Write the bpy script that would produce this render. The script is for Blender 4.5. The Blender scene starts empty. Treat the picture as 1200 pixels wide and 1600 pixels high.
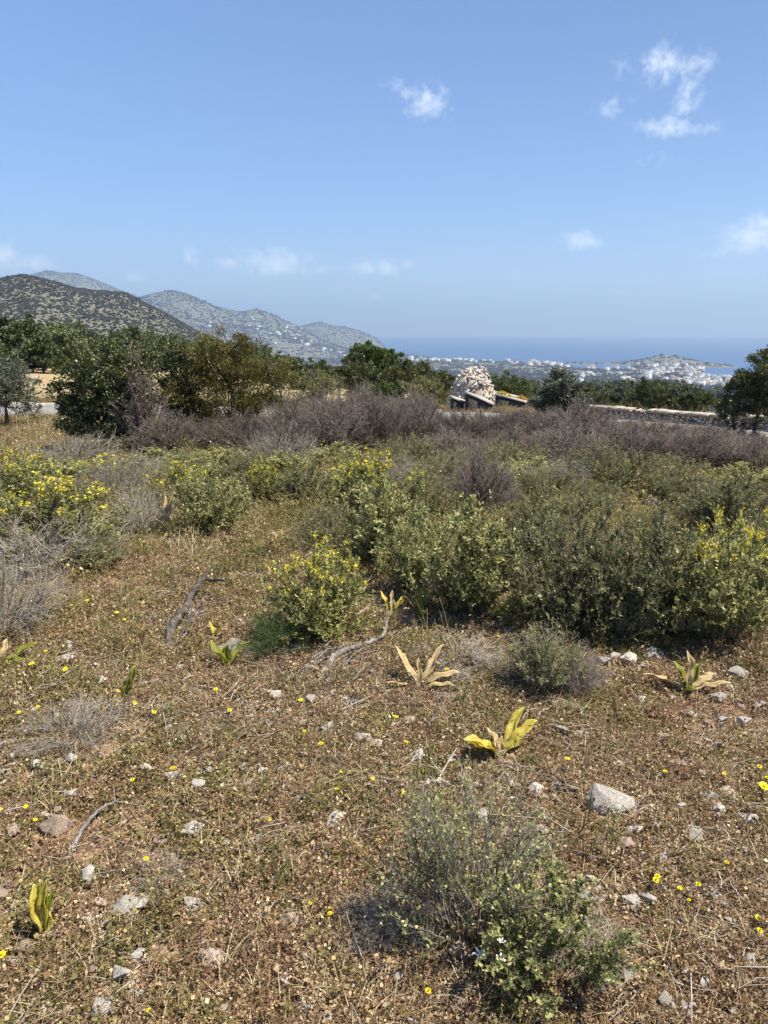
import bpy, math, random
import numpy as np
from math import radians as R

sc = bpy.context.scene
C = sc.collection

# ------------------------------------------------------------------ camera
FPX, PITCH, CAMZ = 1150.0, math.atan((800 - 517) / 1150.0), 1.6
cam_d = bpy.data.cameras.new('camera')
cam = bpy.data.objects.new('camera', cam_d)
C.objects.link(cam)
cam.location = (0, 0, CAMZ)
cam.rotation_euler = (math.pi / 2 - PITCH, 0, 0)
cam_d.sensor_fit = 'VERTICAL'
cam_d.sensor_height = 24.0
cam_d.lens = 24.0 * FPX / 1600.0
cam_d.clip_start = 0.05
cam_d.clip_end = 80000
sc.camera = cam

# ------------------------------------------------------------------ sun, exposure
SUN_EL, SUN_AZ = 62.0, 88.0        # degrees; azimuth clockwise from the view direction
sd = bpy.data.lights.new('sun', 'SUN')
sd.energy = 5.0
sd.angle = R(0.55)
sd.color = (1.0, 0.94, 0.84)
sun = bpy.data.objects.new('sun', sd)
C.objects.link(sun)
sun.rotation_euler = (R(90 - SUN_EL), 0, R(180 - SUN_AZ) )
sc.view_settings.view_transform = 'Standard'
sc.view_settings.look = 'None'
sc.view_settings.gamma = 1
sc.view_settings.exposure = 1.18

# ------------------------------------------------------------------ pixel helpers (authoring only: turn a sighting into a bearing and a place)
def ray(u, v):
    a, b = (u - 600) / FPX, (800 - v) / FPX
    cp, sp = math.cos(PITCH), math.sin(PITCH)
    return np.array([a, cp + b * sp, -sp + b * cp])

def azel(u, v):
    d = ray(u, v)
    return math.atan2(d[0], d[1]), d[2] / math.hypot(d[0], d[1])

# ------------------------------------------------------------------ sky with a few small fair-weather clouds
w = bpy.data.worlds.new('World')
sc.world = w
w.use_nodes = True
nt = w.node_tree
nt.nodes.clear()
N, Lk = nt.nodes.new, nt.links.new
out = N('ShaderNodeOutputWorld')
bg = N('ShaderNodeBackground')
sky = N('ShaderNodeTexSky')
sky.sky_type = 'NISHITA'
sky.sun_disc = False
sky.sun_elevation = R(SUN_EL)
sky.sun_rotation = R(-SUN_AZ)
sky.altitude = 150
sky.air_density = 1.0
sky.dust_density = 0.15
sky.ozone_density = 6.0
bg.inputs['Strength'].default_value = 0.0635
tc = N('ShaderNodeTexCoord')

def vmath(op, a, b=None):
    n = N('ShaderNodeVectorMath'); n.operation = op
    for i, x in enumerate((a, b)):
        if x is None: continue
        if isinstance(x, (tuple, list, np.ndarray)): n.inputs[i].default_value = tuple(float(q) for q in x)
        else: Lk(x, n.inputs[i])
    return n
def smath(op, a, b=None, c=None, clamp=False):
    n = N('ShaderNodeMath'); n.operation = op; n.use_clamp = clamp
    for i, x in enumerate((a, b, c)):
        if x is None: continue
        if isinstance(x, (int, float)): n.inputs[i].default_value = x
        else: Lk(x, n.inputs[i])
    return n.outputs[0]

nz = N('ShaderNodeTexNoise'); nz.inputs['Scale'].default_value = 85; nz.inputs['Detail'].default_value = 7
nz.inputs['Roughness'].default_value = 0.62; nz.inputs['Distortion'].default_value = 0.3
Lk(tc.outputs['Generated'], nz.inputs['Vector'])
# the cloud list: sighting u, v, half width, half height (photo pixels), density
CLOUDS = [(668, 160, 34, 24, 0.9), (615, 132, 22, 11, 0.55), (640, 148, 24, 14, 0.6), (1033, 102, 30, 22, 0.95), (1085, 102, 28, 17, 0.8), (1072, 155, 20, 38, 0.75), (1040, 198, 38, 15, 0.9), (1100, 202, 24, 9, 0.6), (958, 168, 30, 17, 0.55), (970, 108, 16, 20, 0.5), (1018, 250, 36, 11, 0.45), (908, 376, 28.6, 13.799999999999999, 1.0), (1180, 372, 52.800000000000004, 23.0, 1.0), (1192, 350, 33.0, 16.099999999999998, 1.0), (1130, 398, 33.0, 11.5, 0.51), (430, 412, 60.50000000000001, 25.299999999999997, 1.0), (362, 412, 28.6, 11.5, 0.87), (298, 398, 13.200000000000001, 20.7, 0.72), (570, 420, 28.6, 12.649999999999999, 0.94), (605, 420, 28.6, 13.799999999999999, 1.0), (640, 414, 17.6, 8.049999999999999, 0.65), (588, 462, 17.6, 10.35, 0.72), (552, 464, 13.200000000000001, 8.049999999999999, 0.58), (806, 433, 13.200000000000001, 9.2, 0.8), (835, 435, 11.0, 6.8999999999999995, 0.58), (970, 457, 13.200000000000001, 8.049999999999999, 0.58), (5, 402, 26.400000000000002, 23.0, 1.0), (57, 411, 26.400000000000002, 11.5, 1.0), (212, 432, 19.8, 10.35, 0.87), (510, 421, 37.400000000000006, 9.2, 0.58), (870, 488, 37.400000000000006, 8.049999999999999, 0.36), (695, 470, 44.0, 16.099999999999998, 0.29)]
acc = None
for (u, v, hw, hh, den) in CLOUDS:
    d = ray(u, v); d = d / np.linalg.norm(d)
    rt = np.cross(d, (0, 0, 1)); rt /= np.linalg.norm(rt)
    up = np.cross(rt, d)
    a = vmath('DOT_PRODUCT', tc.outputs['Generated'], rt * FPX / hw).outputs['Value']
    b = vmath('DOT_PRODUCT', tc.outputs['Generated'], up * FPX / hh).outputs['Value']
    b = smath('SUBTRACT', b, float(np.dot(up, d)) * FPX / hh)
    q = smath('ADD', smath('MULTIPLY', a, a), smath('MULTIPLY', b, b))
    g = smath('MULTIPLY', smath('EXPONENT', smath('MULTIPLY', q, -0.9)), den)
    f = vmath('DOT_PRODUCT', tc.outputs['Generated'], d).outputs['Value']
    g = smath('MULTIPLY', g, smath('GREATER_THAN', f, 0.0))
    acc = g if acc is None else smath('MAXIMUM', acc, g)
e1 = smath('SUBTRACT', smath('ADD', smath('MULTIPLY', acc, 1.0), smath('MULTIPLY', smath('SUBTRACT', nz.outputs['Fac'], .5), 2.3)), .30)
e1 = smath('MULTIPLY', e1, 1.1, clamp=True)
k = smath('MULTIPLY', smath('MULTIPLY', e1, smath('POWER', acc, .7)), 0.72, clamp=True)
mx = N('ShaderNodeMix'); mx.data_type = 'RGBA'
Lk(k, mx.inputs['Factor'])
wb = vmath('MULTIPLY', sky.outputs[0], (0.98, 1.015, 1.11))      # the camera's white balance
Lk(wb.outputs[0], mx.inputs['A'])
mx.inputs['B'].default_value = (9.0, 9.4, 9.9, 1)
Lk(mx.outputs['Result'], bg.inputs['Color'])
Lk(bg.outputs[0], out.inputs['Surface'])

sc.cycles.max_bounces = 6
sc.cycles.diffuse_bounces = 2
sc.cycles.transmission_bounces = 3
sc.cycles.transparent_max_bounces = 4
sc.cycles.volume_bounces = 0

# ------------------------------------------------------------------ helpers: numbers
rng = np.random.default_rng(7)

def hash2(ix, iy, seed):
    n = (ix.astype(np.int64) * 374761393 + iy.astype(np.int64) * 668265263 + seed * 1274126177) & 0x7fffffff
    n = ((n ^ (n >> 13)) * 1274126177) & 0x7fffffff
    return ((n ^ (n >> 16)) & 0xffff) / 65535.0

def vnoise(x, y, seed=0):
    x = np.asarray(x, float); y = np.asarray(y, float)
    ix, iy = np.floor(x), np.floor(y)
    fx, fy = x - ix, y - iy
    fx = fx * fx * (3 - 2 * fx); fy = fy * fy * (3 - 2 * fy)
    a, b = hash2(ix, iy, seed), hash2(ix + 1, iy, seed)
    c, d = hash2(ix, iy + 1, seed), hash2(ix + 1, iy + 1, seed)
    return (a + (b - a) * fx) + ((c + (d - c) * fx) - (a + (b - a) * fx)) * fy

def fbm(x, y, seed=0, oct=4, gain=.5):
    s, a, t = 0, 1, 0
    for o in range(oct):
        s = s + a * vnoise(x * 2 ** o, y * 2 ** o, seed + o); t += a; a *= gain
    return s / t

def sstep(a, b, x):
    t = np.clip((x - a) / (b - a), 0, 1)
    return t * t * (3 - 2 * t)

# ------------------------------------------------------------------ the lie of the land
SEA = -145.0
def U2A(u): return math.atan((u - 600) / 1184.0)
TU = np.array([U2A(q) for q in (-1200, -300, 0, 200, 350, 470, 600, 800, 1000, 1200, 1700)])
TR = np.log(np.array([1, 5, 11, 20, 30, 50, 90, 150, 230, 350, 600, 1200, 2000, 2600, 3600, 20000.]))
_l = [0, 0, -.12, -.35, -.3, -.6, .2, 1.8, 2.2, -4, -18, -40, -70, -95, -110, -120]
_m = [0, 0, -.14, -.45, -.7, -1.2, -1.8, -2.6, -5, -14, -32, -65, -95, -112, -128, -130]
_c = [0, 0, -.16, -.5, -1.1, -2.6, -5, -9.5, -17, -28, -48, -88, -118, -130, -139, -141]
_r = [0, 0, -.18, -.45, -1.7, -4.2, -8.5, -15, -25, -38, -60, -100, -124, -133, -139, -141]
def _mix(a, b, t): return [p + (q - p) * t for p, q in zip(a, b)]
TH = np.array([_l, _l, _l, _mix(_l, _m, .55), _m, _mix(_m, _c, .6), _c, _r, _r, _r, _r])
TH[0:2, 6:10] += 2.0

def table(az, r):
    lr = np.log(np.clip(r, 1.0, 19999))
    i = np.clip(np.searchsorted(TU, az) - 1, 0, len(TU) - 2)
    j = np.clip(np.searchsorted(TR, lr) - 1, 0, len(TR) - 2)
    s = np.clip((az - TU[i]) / (TU[i + 1] - TU[i]), 0, 1); s = s * s * (3 - 2 * s)
    t = np.clip((lr - TR[j]) / (TR[j + 1] - TR[j]), 0, 1)
    return (TH[i, j] * (1 - s) + TH[i + 1, j] * s) * (1 - t) + (TH[i, j + 1] * (1 - s) + TH[i + 1, j + 1] * s) * t

def ridge(pts, D):
    a, h = [], []
    for u, v in pts:
        q, e = azel(u, v); a.append(q); h.append(CAMZ + D * e)
    return np.array(a), np.array(h)

RB = ridge([(-900, 470), (-500, 452), (-200, 440), (-60, 446), (0, 437), (35, 431), (60, 436), (90, 443), (120, 452), (160, 457), (195, 459), (225, 474),
            (255, 488), (285, 505), (310, 519), (345, 545), (400, 590)], 1250.)
RC = ridge([(-700, 470), (-300, 455), (-60, 452), (20, 443), (48, 430), (74, 423), (95, 427), (122, 428), (150, 438), (180, 451), (212, 463), (245, 478), (300, 505), (360, 530), (420, 552)], 6800.)
RD = ridge([(-200, 540), (60, 520), (120, 500), (180, 477), (215, 466), (240, 460), (270, 455), (292, 460), (320, 472), (345, 482), (376, 488), (400, 483), (425, 491),
            (450, 503), (472, 514), (500, 530), (540, 545), (580, 560)], 5300.)
RE = ridge([(330, 548), (400, 528), (440, 518), (475, 508), (500, 503), (515, 508), (545, 512), (570, 520), (588, 529), (600, 541), (612, 560)], 6500.)
COAST_A = np.array([U2A(q) for q in (-1200, 415, 440, 470, 640, 690, 760, 865, 885, 950, 985, 1000, 1095, 1112, 1165, 1185, 1300, 1700)])
COAST_R = np.array([3e4, 3e4, 5.2e3, 4850, 4600, 3900, 3700, 3550, 3150, 3000, 3050, 3500, 3500, 2640, 2620, 2900, 2700, 2500.])

def hill(h, az, r, rd, D, W, low, amp, seed, fs):
    x, y = r * np.sin(az), r * np.cos(az)
    n = fbm(x / fs, y / fs, seed, 5)
    H = np.interp(az, rd[0], rd[1])
    dr = (r - D) / W
    f = np.exp(-dr * dr)
    g = low + (H - low) * f
    g = g + (n - .5) * amp * np.clip((H - low) / 120., 0, 1) * (1 - f ** 6)
    return np.where((az > rd[0][0] - .4) & (az < rd[0][-1]), np.maximum(h, g), h)

def height(x, y, far=True):
    x = np.asarray(x, float); y = np.asarray(y, float)
    r = np.hypot(x, y); az = np.arctan2(x, y)
    h = table(az, r)
    # small unevenness of the field
    near = 1 - sstep(14, 40, r)
    h = h + near * (.05 * (fbm(x * 1.1, y * 1.1, 3, 3) - .5) + .022 * (fbm(x * 7, y * 7, 9, 3) - .5)) * sstep(.3, 1.2, r)
    h = h + sstep(25, 120, r) * (fbm(x / 30, y / 30, 21, 4) - .5) * np.clip(r / 200., .2, 2.2)
    if far:
        h = h + sstep(600, 1800, r) * (fbm(x / 420, y / 420, 5, 4) - .45) * 22 * (1 - sstep(3200, 3900, r))
        rc = np.interp(az, COAST_A, COAST_R) * (1 + .05 * (fbm(x / 300, y / 300, 31, 4) - .5))
        inl = np.where((az > -1.2) & (az < 1.2), rc - r, 200)
        h = np.where(inl < 400, np.maximum(h, SEA + 2.0) * sstep(0, 400, inl) + (SEA + 3.5) * (1 - sstep(0, 400, inl)), h)
        h = np.where(inl < 0, SEA - 8 + 0 * h, h)
        # low islands and spit off the town
        for (u, rr, wu, wr, hh) in ((1045, 3560, 62, 150, 34), (1110, 3450, 40, 110, 14), (915, 3500, 42, 45, 9), (985, 3640, 40, 50, 8), (1500, 3300, 120, 250, 40)):
            a0 = U2A(u); wa = wu / 1184.0
            g = SEA - 6 + (hh + 6) * np.exp(-((az - a0) / wa) ** 2 - ((r - rr) / wr) ** 2) * (.75 + .5 * fbm(x / 90, y / 90, 41, 3))
            h = np.maximum(h, g)
        h = hill(h, az, r, RB, 1250., 480., -60., 26., 51, 160.)
        h = hill(h, az, r, RD, 5300., 950., -150., 150., 61, 700.)
        h = hill(h, az, r, RC, 6800., 900., -150., 160., 71, 900.)
        h = hill(h, az, r, RE, 6500., 520., -165., 70., 81, 500.)
    return h

def G(u, v, tmax=400.):
    """the spot of ground seen at a photo pixel"""
    d = ray(u, v); d = d / np.linalg.norm(d)
    t = np.geomspace(.8, tmax, 3000)
    x, y, z = d[0] * t, d[1] * t, CAMZ + d[2] * t
    k = np.nonzero(z < height(x, y, False))[0]
    k = k[0] if len(k) else len(t) - 1
    return float(x[k]), float(y[k]), float(height(x[k], y[k], False))

def at(u, dist, far=False):
    """the spot of ground at a bearing and a distance"""
    a = U2A(u); x, y = dist * math.sin(a), dist * math.cos(a)
    return x, y, float(height(x, y, far))

# ------------------------------------------------------------------ helpers: materials
def new_mat(name):
    m = bpy.data.materials.new(name); m.use_nodes = True
    m.node_tree.nodes.clear()
    return m, m.node_tree

class NT:
    def __init__(s, name):
        s.m, s.t = new_mat(name)
    def n(s, typ, **kw):
        x = s.t.nodes.new(typ)
        for k_, v_ in kw.items():
            if k_.startswith('_'): setattr(x, k_[1:], v_)
            else: x.inputs[k_.replace('__', ' ')].default_value = v_
        return x
    def l(s, a, b): s.t.links.new(a, b)
    def ramp(s, stops, fac=None, interp='LINEAR'):
        x = s.t.nodes.new('ShaderNodeValToRGB'); cr = x.color_ramp; cr.interpolation = interp
        while len(cr.elements) < len(stops): cr.elements.new(.5)
        for e, (p, c) in zip(cr.elements, stops):
            e.position = p; e.color = (*c, 1)
        if fac is not None: s.l(fac, x.inputs[0])
        return x.outputs[0]
    def noise(s, scale, detail=4, rough=.55, coord=None, dist=0):
        x = s.n('ShaderNodeTexNoise', Scale=scale, Detail=detail, Roughness=rough, Distortion=dist)
        if coord is not None: s.l(coord, x.inputs['Vector'])
        return x.outputs['Fac']
    def mix(s, f, a, b, bt='MIX'):
        x = s.n('ShaderNodeMix', _data_type='RGBA', _blend_type=bt)
        for q, v in (('Factor', f), ('A', a), ('B', b)):
            sock = x.inputs[q]
            if isinstance(v, (int, float)): sock.default_value = v
            elif isinstance(v, tuple): sock.default_value = (*v, 1)
            else: s.l(v, sock)
        return x.outputs['Result']
    def math(s, op, a, b=0., clamp=False):
        x = s.n('ShaderNodeMath', _operation=op, _use_clamp=clamp)
        for i, v in enumerate((a, b)):
            if isinstance(v, (int, float)): x.inputs[i].default_value = v
            else: s.l(v, x.inputs[i])
        return x.outputs[0]
    def finish(s, shader):
        o = s.n('ShaderNodeOutputMaterial'); s.l(shader, o.inputs['Surface']); return s.m

def mat_surface(name, stops, scale=8., rough=.85, bump=.3, bscale=None, detail=5, spec=.2, coord='Object', rand=0.0):
    t = NT(name)
    c = t.n('ShaderNodeTexCoord').outputs[coord]
    f = t.noise(scale, detail, .62, c)
    if rand:
        oi = t.n('ShaderNodeObjectInfo').outputs['Random']
        f = t.math('ADD', f, t.math('MULTIPLY', t.math('SUBTRACT', oi, .5), rand))
    col = t.ramp(stops, f)
    p = t.n('ShaderNodeBsdfPrincipled', Roughness=rough)
    p.inputs['Specular IOR Level'].default_value = spec
    t.l(col, p.inputs['Base Color'])
    if bump:
        b = t.n('ShaderNodeBump', Strength=bump, Distance=.02)
        t.l(t.noise(bscale or scale * 3, 6, .65, c), b.inputs['Height'])
        t.l(b.outputs[0], p.inputs['Normal'])
    return t.finish(p.outputs[0])

def mat_leaf(name, stops, transl=.3, rough=.55, rand=.25, spec=.25, tcol=None, spots=0):
    """leaf material: colour from the per-leaf value v and a per-plant shift"""
    t = NT(name)
    a = t.n('ShaderNodeAttribute', _attribute_name='v').outputs['Fac']
    oi = t.n('ShaderNodeObjectInfo').outputs['Random']
    f = t.math('ADD', a, t.math('MULTIPLY', t.math('SUBTRACT', oi, .5), rand), True)
    col = t.ramp(stops, f)
    if spots:
        c = t.n('ShaderNodeTexCoord').outputs['Object']
        m1 = t.ramp([(.52, (0, 0, 0)), (.66, (1, 1, 1))], t.noise(60, 6, .7, c))
        col = t.mix(m1, col, (.30, .15, .055))
    p = t.n('ShaderNodeBsdfPrincipled', Roughness=rough)
    p.inputs['Specular IOR Level'].default_value = spec
    t.l(col, p.inputs['Base Color'])
    if not transl:
        return t.finish(p.outputs[0])
    tr = t.n('ShaderNodeBsdfTranslucent')
    t.l(t.mix(.5, col, tcol) if tcol else col, tr.inputs['Color'])
    m = t.n('ShaderNodeMixShader', Fac=transl)
    t.l(p.outputs[0], m.inputs[1]); t.l(tr.outputs[0], m.inputs[2])
    return t.finish(m.outputs[0])

# ------------------------------------------------------------------ helpers: meshes
class Geo:
    """collects faces and links them as one mesh"""
    def __init__(s): s.V, s.F, s.A, s.n = [], [], [], 0
    def add(s, V, F, v=.5):
        V = np.asarray(V, float).reshape(-1, 3); F = np.asarray(F, int)
        if len(F) == 0: return s
        s.V.append(V); s.F.append(F + s.n); s.n += len(V)
        s.A.append(np.broadcast_to(np.asarray(v, float), (len(F),)))
        return s
    def mesh(s, name, mats, smooth=False):
        me = bpy.data.meshes.new(name)
        V = np.concatenate(s.V)
        me.vertices.add(len(V)); me.vertices.foreach_set('co', V.ravel())
        tot = np.concatenate([np.full(len(f), f.shape[1]) for f in s.F])
        idx = np.concatenate([f.ravel() for f in s.F])
        me.loops.add(len(idx)); me.loops.foreach_set('vertex_index', idx.astype(np.int32))
        me.polygons.add(len(tot))
        me.polygons.foreach_set('loop_start', np.concatenate([[0], np.cumsum(tot)[:-1]]).astype(np.int32))
        me.polygons.foreach_set('loop_total', tot.astype(np.int32))
        if smooth: me.polygons.foreach_set('use_smooth', np.ones(len(tot), bool))
        me.update(calc_edges=True)
        at_ = me.attributes.new('v', 'FLOAT', 'FACE')
        at_.data.foreach_set('value', np.concatenate(s.A).astype(np.float32))
        for m in (mats if isinstance(mats, (list, tuple)) else [mats]): me.materials.append(m)
        return me
    def obj(s, name, mats, parent=None, smooth=False):
        o = bpy.data.objects.new(name, s.mesh(name, mats, smooth)); C.objects.link(o)
        if parent is not None: o.parent = parent
        return o

def unit(a):
    return a / np.maximum(np.linalg.norm(a, axis=-1, keepdims=True), 1e-9)

def tubes(P, rad, sides=3, cap=False):
    """P (n,k,3) paths, rad (n,k)"""
    P = np.asarray(P, float); rad = np.asarray(rad, float)
    n, k_, _ = P.shape
    T = unit(np.gradient(P, axis=1))
    ref = np.where(np.abs(T[..., 2:3]) > .9, np.array([1., 0, 0]), np.array([0, 0, 1.]))
    A = unit(np.cross(T, ref)); B = np.cross(T, A)
    th = np.arange(sides) / sides * 2 * np.pi
    V = P[:, :, None, :] + rad[:, :, None, None] * (A[:, :, None, :] * np.cos(th)[None, None, :, None] + B[:, :, None, :] * np.sin(th)[None, None, :, None])
    i = np.arange(n)[:, None, None] * k_ * sides; j = np.arange(k_ - 1)[None, :, None] * sides; q = np.arange(sides)[None, None, :]
    a = i + j + q; b = i + j + (q + 1) % sides
    F = np.stack([a, b, b + sides, a + sides], -1).reshape(-1, 4)
    return V.reshape(-1, 3), F

def beziers(p0, p1, p2, k_):
    t = np.linspace(0, 1, k_)[None, :, None]
    return (1 - t) ** 2 * p0[:, None] + 2 * t * (1 - t) * p1[:, None] + t * t * p2[:, None]

def leafquads(P, T, S, L, W, lift=.12, mid=.5):
    """diamond leaves: base P, direction T, side S"""
    L = np.asarray(L, float).reshape(-1, 1); W = np.asarray(W, float).reshape(-1, 1)
    Nn = np.cross(T, S)
    M = P + T * L * mid + Nn * L * lift
    V = np.stack([P, M + S * W / 2, P + T * L, M - S * W / 2], 1).reshape(-1, 3)
    F = np.arange(len(P) * 4).reshape(-1, 4)
    return V, F

def rdirs(r_, n):
    return unit(r_.normal(size=(n, 3)))

def perp(T, r_):
    return unit(np.cross(T, r_.normal(size=T.shape)))

def empty(name, loc=(0, 0, 0), rz=0, s=1):
    o = bpy.data.objects.new(name, None); C.objects.link(o)
    o.location = loc; o.rotation_euler = (0, 0, rz); o.scale = (s, s, s) if np.isscalar(s) else s
    o.empty_display_size = .1
    return o

def tag(o, label=None, cat=None, group=None, kind=None):
    for k_, v_ in (('label', label), ('category', cat), ('group', group), ('kind', kind)):
        if v_: o[k_] = v_
    return o

def copy_tree(o, parent=None):
    c = o.copy(); C.objects.link(c)
    if parent is not None: c.parent = parent
    for ch in list(o.children): copy_tree(ch, c)
    return c

class Kind:
    """one plant or object kind with a few variants; the first placing of a variant moves the variant itself, later ones copy it"""
    def __init__(s, protos): s.p = protos; s.used = [False] * len(protos); s.i = 0
    def place(s, loc, rz, sc_, label, cat, group=None, var=None):
        k_ = (s.i if var is None else var) % len(s.p); s.i += 1
        o = s.p[k_] if not s.used[k_] else copy_tree(s.p[k_])
        s.used[k_] = True
        o.location = loc; o.rotation_euler = (0, 0, rz)
        o.scale = (sc_, sc_, sc_) if np.isscalar(sc_) else sc_
        if 'group' in o and not group: del o['group']
        return tag(o, label, cat, group)
    def done(s):
        for u_, o in zip(s.used, s.p):
            if not u_:
                for ch in list(o.children): bpy.data.objects.remove(ch)
                bpy.data.objects.remove(o)

# ------------------------------------------------------------------ terrain and sea
def polar_sheet():
    a1 = np.radians(np.arange(-46, 46.01, .16))
    a0 = np.radians(np.arange(-180, -46, 3.)); a2 = np.radians(np.arange(49, 180, 3.))
    A = np.concatenate([a0, a1, a2])
    r_ = np.concatenate([[.02, .15], np.geomspace(.35, 9500, 760), [11000, 14000, 19500]])
    RR, AA = np.meshgrid(r_, A, indexing='ij')
    X, Y = RR * np.sin(AA), RR * np.cos(AA)
    Z = height(X, Y)
    nr, na = X.shape
    i = np.arange(nr - 1)[:, None] * na; j = np.arange(na)[None, :]
    a = i + j; b = i + (j + 1) % na
    F = np.stack([a, a + na, b + na, b], -1).reshape(-1, 4)
    return np.stack([X, Y, Z], -1).reshape(-1, 3), F

def mat_ground():
    t = NT('ground_soil')
    pos = t.n('ShaderNodeNewGeometry').outputs['Position']
    ln = t.n('ShaderNodeVectorMath', _operation='LENGTH'); t.l(pos, ln.inputs[0])
    d = ln.outputs['Value']
    # near: red earth with dust and litter
    n1 = t.noise(2.2, 6, .65, pos); n2 = t.noise(38, 5, .7, pos); n3 = t.noise(.35, 4, .6, pos)
    soil = t.ramp([(.25, (.075, .038, .022)), (.45, (.17, .085, .05)), (.6, (.25, .145, .09)), (.8, (.38, .28, .185))], n2)
    straw = t.ramp([(.2, (.11, .075, .045)), (.5, (.24, .172, .105)), (.8, (.40, .32, .21))], n2)
    near = t.mix(t.ramp([(.4, (0, 0, 0)), (.6, (1, 1, 1))], n1), soil, straw)
    # middle: dry fields, tan earth, green scrub
    n4 = t.noise(.05, 6, .65, pos); n5 = t.noise(.9, 5, .7, pos)
    mid = t.ramp([(.3, (.16, .14, .06)), (.48, (.27, .21, .11)), (.62, (.33, .25, .15)), (.75, (.38, .29, .18))], t.mix(.4, n4, n5))
    # far: scrub land with pale clearings
    n6 = t.noise(.006, 8, .72, pos); n7 = t.noise(.03, 5, .7, pos)
    far = t.ramp([(.28, (.085, .085, .055)), (.45, (.115, .11, .075)), (.56, (.14, .13, .095)), (.68, (.175, .16, .125)), (.8, (.24, .22, .175))], t.mix(.45, n6, n7))
    f1 = t.n('ShaderNodeMapRange', _interpolation_type='SMOOTHSTEP'); f1.inputs['From Min'].default_value = 9; f1.inputs['From Max'].default_value = 26; t.l(d, f1.inputs['Value'])
    f2 = t.n('ShaderNodeMapRange', _interpolation_type='SMOOTHSTEP'); f2.inputs['From Min'].default_value = 140; f2.inputs['From Max'].default_value = 700; t.l(d, f2.inputs['Value'])
    col = t.mix(f2.outputs[0], t.mix(f1.outputs[0], near, mid), far)
    p = t.n('ShaderNodeBsdfPrincipled', Roughness=.95)
    p.inputs['Specular IOR Level'].default_value = .1
    t.l(col, p.inputs['Base Color'])
    b = t.n('ShaderNodeBump', Strength=.7, Distance=.02); t.l(n2, b.inputs['Height']); t.l(b.outputs[0], p.inputs['Normal'])
    return t.finish(p.outputs[0])

V, F = polar_sheet()
ground = Geo().add(V, F).obj('ground', mat_ground(), smooth=True)
tag(ground, kind='structure')

def mat_sea():
    t = NT('sea_water')
    pos = t.n('ShaderNodeNewGeometry').outputs['Position']
    n = t.noise(.0012, 5, .6, pos)
    col = t.ramp([(.3, (.012, .05, .125)), (.7, (.02, .075, .17))], n)
    p = t.n('ShaderNodeBsdfPrincipled', Roughness=.45)
    p.inputs['Specular IOR Level'].default_value = .35
    t.l(col, p.inputs['Base Color'])
    b = t.n('ShaderNodeBump', Strength=.25, Distance=1.); t.l(t.noise(.05, 4, .6, pos), b.inputs['Height']); t.l(b.outputs[0], p.inputs['Normal'])
    return t.finish(p.outputs[0])
g = Geo()
aa = np.radians(np.arange(0, 360, 2)); rr = np.array([1800, 4000, 8000, 14000, 20000.])
X = rr[:, None] * np.sin(aa); Y = rr[:, None] * np.cos(aa)
na = len(aa); i = np.arange(len(rr) - 1)[:, None] * na; j = np.arange(na)[None]
g.add(np.stack([X, Y, 0 * X + SEA], -1), np.stack([i + j, i + j + na, i + (j + 1) % na + na, i + (j + 1) % na], -1).reshape(-1, 4))
sea = tag(g.obj('sea', mat_sea()), kind='structure')

# ------------------------------------------------------------------ materials of the plants
M = {}
M['twig_grey'] = mat_leaf('dead_twig_grey', [(0, (0.125, 0.106, 0.084)), (0.5, (0.262, 0.228, 0.184)), (1, (0.449, 0.396, 0.335))], 0, .8, .3)
M['twig_purple'] = mat_leaf('dead_twig_purple', [(0, (0.062, 0.048, 0.04)), (0.5, (0.144, 0.113, 0.093)), (1, (0.275, 0.227, 0.184))], 0, .8, .6)
M['stem_brown'] = mat_leaf('stem_brown', [(0, (0.078, 0.065, 0.046)), (0.5, (0.169, 0.143, 0.098)), (1, (0.312, 0.273, 0.195))], 0, .8, .3)
M['bark'] = mat_surface('bark', [(.3, (.045, .036, .028)), (.7, (.13, .11, .09))], 12, .9, .6)
M['sage'] = mat_leaf('sage_leaf', [(0, (0.085, 0.103, 0.034)), (0.35, (0.205, 0.224, 0.075)), (0.7, (0.386, 0.385, 0.148)), (1, (0.626, 0.577, 0.274))], .42, .7)
M['sage_yellow'] = mat_leaf('sage_yellow_leaf', [(0, (0.071, 0.082, 0.026)), (0.35, (0.184, 0.198, 0.055)), (0.7, (0.326, 0.327, 0.102)), (1, (0.48, 0.439, 0.189))], .42, .7)
M['olive_fine'] = mat_leaf('fine_olive_leaf', [(0, (0.06, 0.071, 0.025)), (0.4, (0.15, 0.155, 0.054)), (0.75, (0.265, 0.254, 0.108)), (1, (0.427, 0.39, 0.198))], .38, .7)
M['grey_dark'] = mat_leaf('dark_grey_leaf', [(0, (0.049, 0.061, 0.023)), (0.4, (0.124, 0.134, 0.049)), (0.75, (0.217, 0.22, 0.098)), (1, (0.35, 0.337, 0.18))], .38, .7)
M['cushion'] = mat_leaf('cushion_leaf', [(0, (0.058, 0.072, 0.021)), (0.5, (0.165, 0.187, 0.059)), (1, (0.387, 0.364, 0.138))], .25, .7)
M['feather'] = mat_leaf('feathery_leaf', [(0, (0.03, 0.054, 0.014)), (0.6, (0.078, 0.126, 0.036)), (1, (0.144, 0.204, 0.072))], .3, .6)
M['flower_yellow'] = mat_leaf('yellow_petal', [(0, (0.42, 0.319, 0.022)), (0.5, (0.621, 0.532, 0.045)), (1, (0.781, 0.701, 0.136))], .25, .6, .2)
M['flower_bright'] = mat_leaf('bright_yellow_petal', [(0, (.72, .54, .0)), (.6, (.85, .70, .01)), (1, (.88, .76, .05))], .15, .6, .2)
M['flower_white'] = mat_leaf('white_petal', [(0, (.75, .75, .70)), (1, (.86, .86, .82))], .15, .6, .1)
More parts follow.
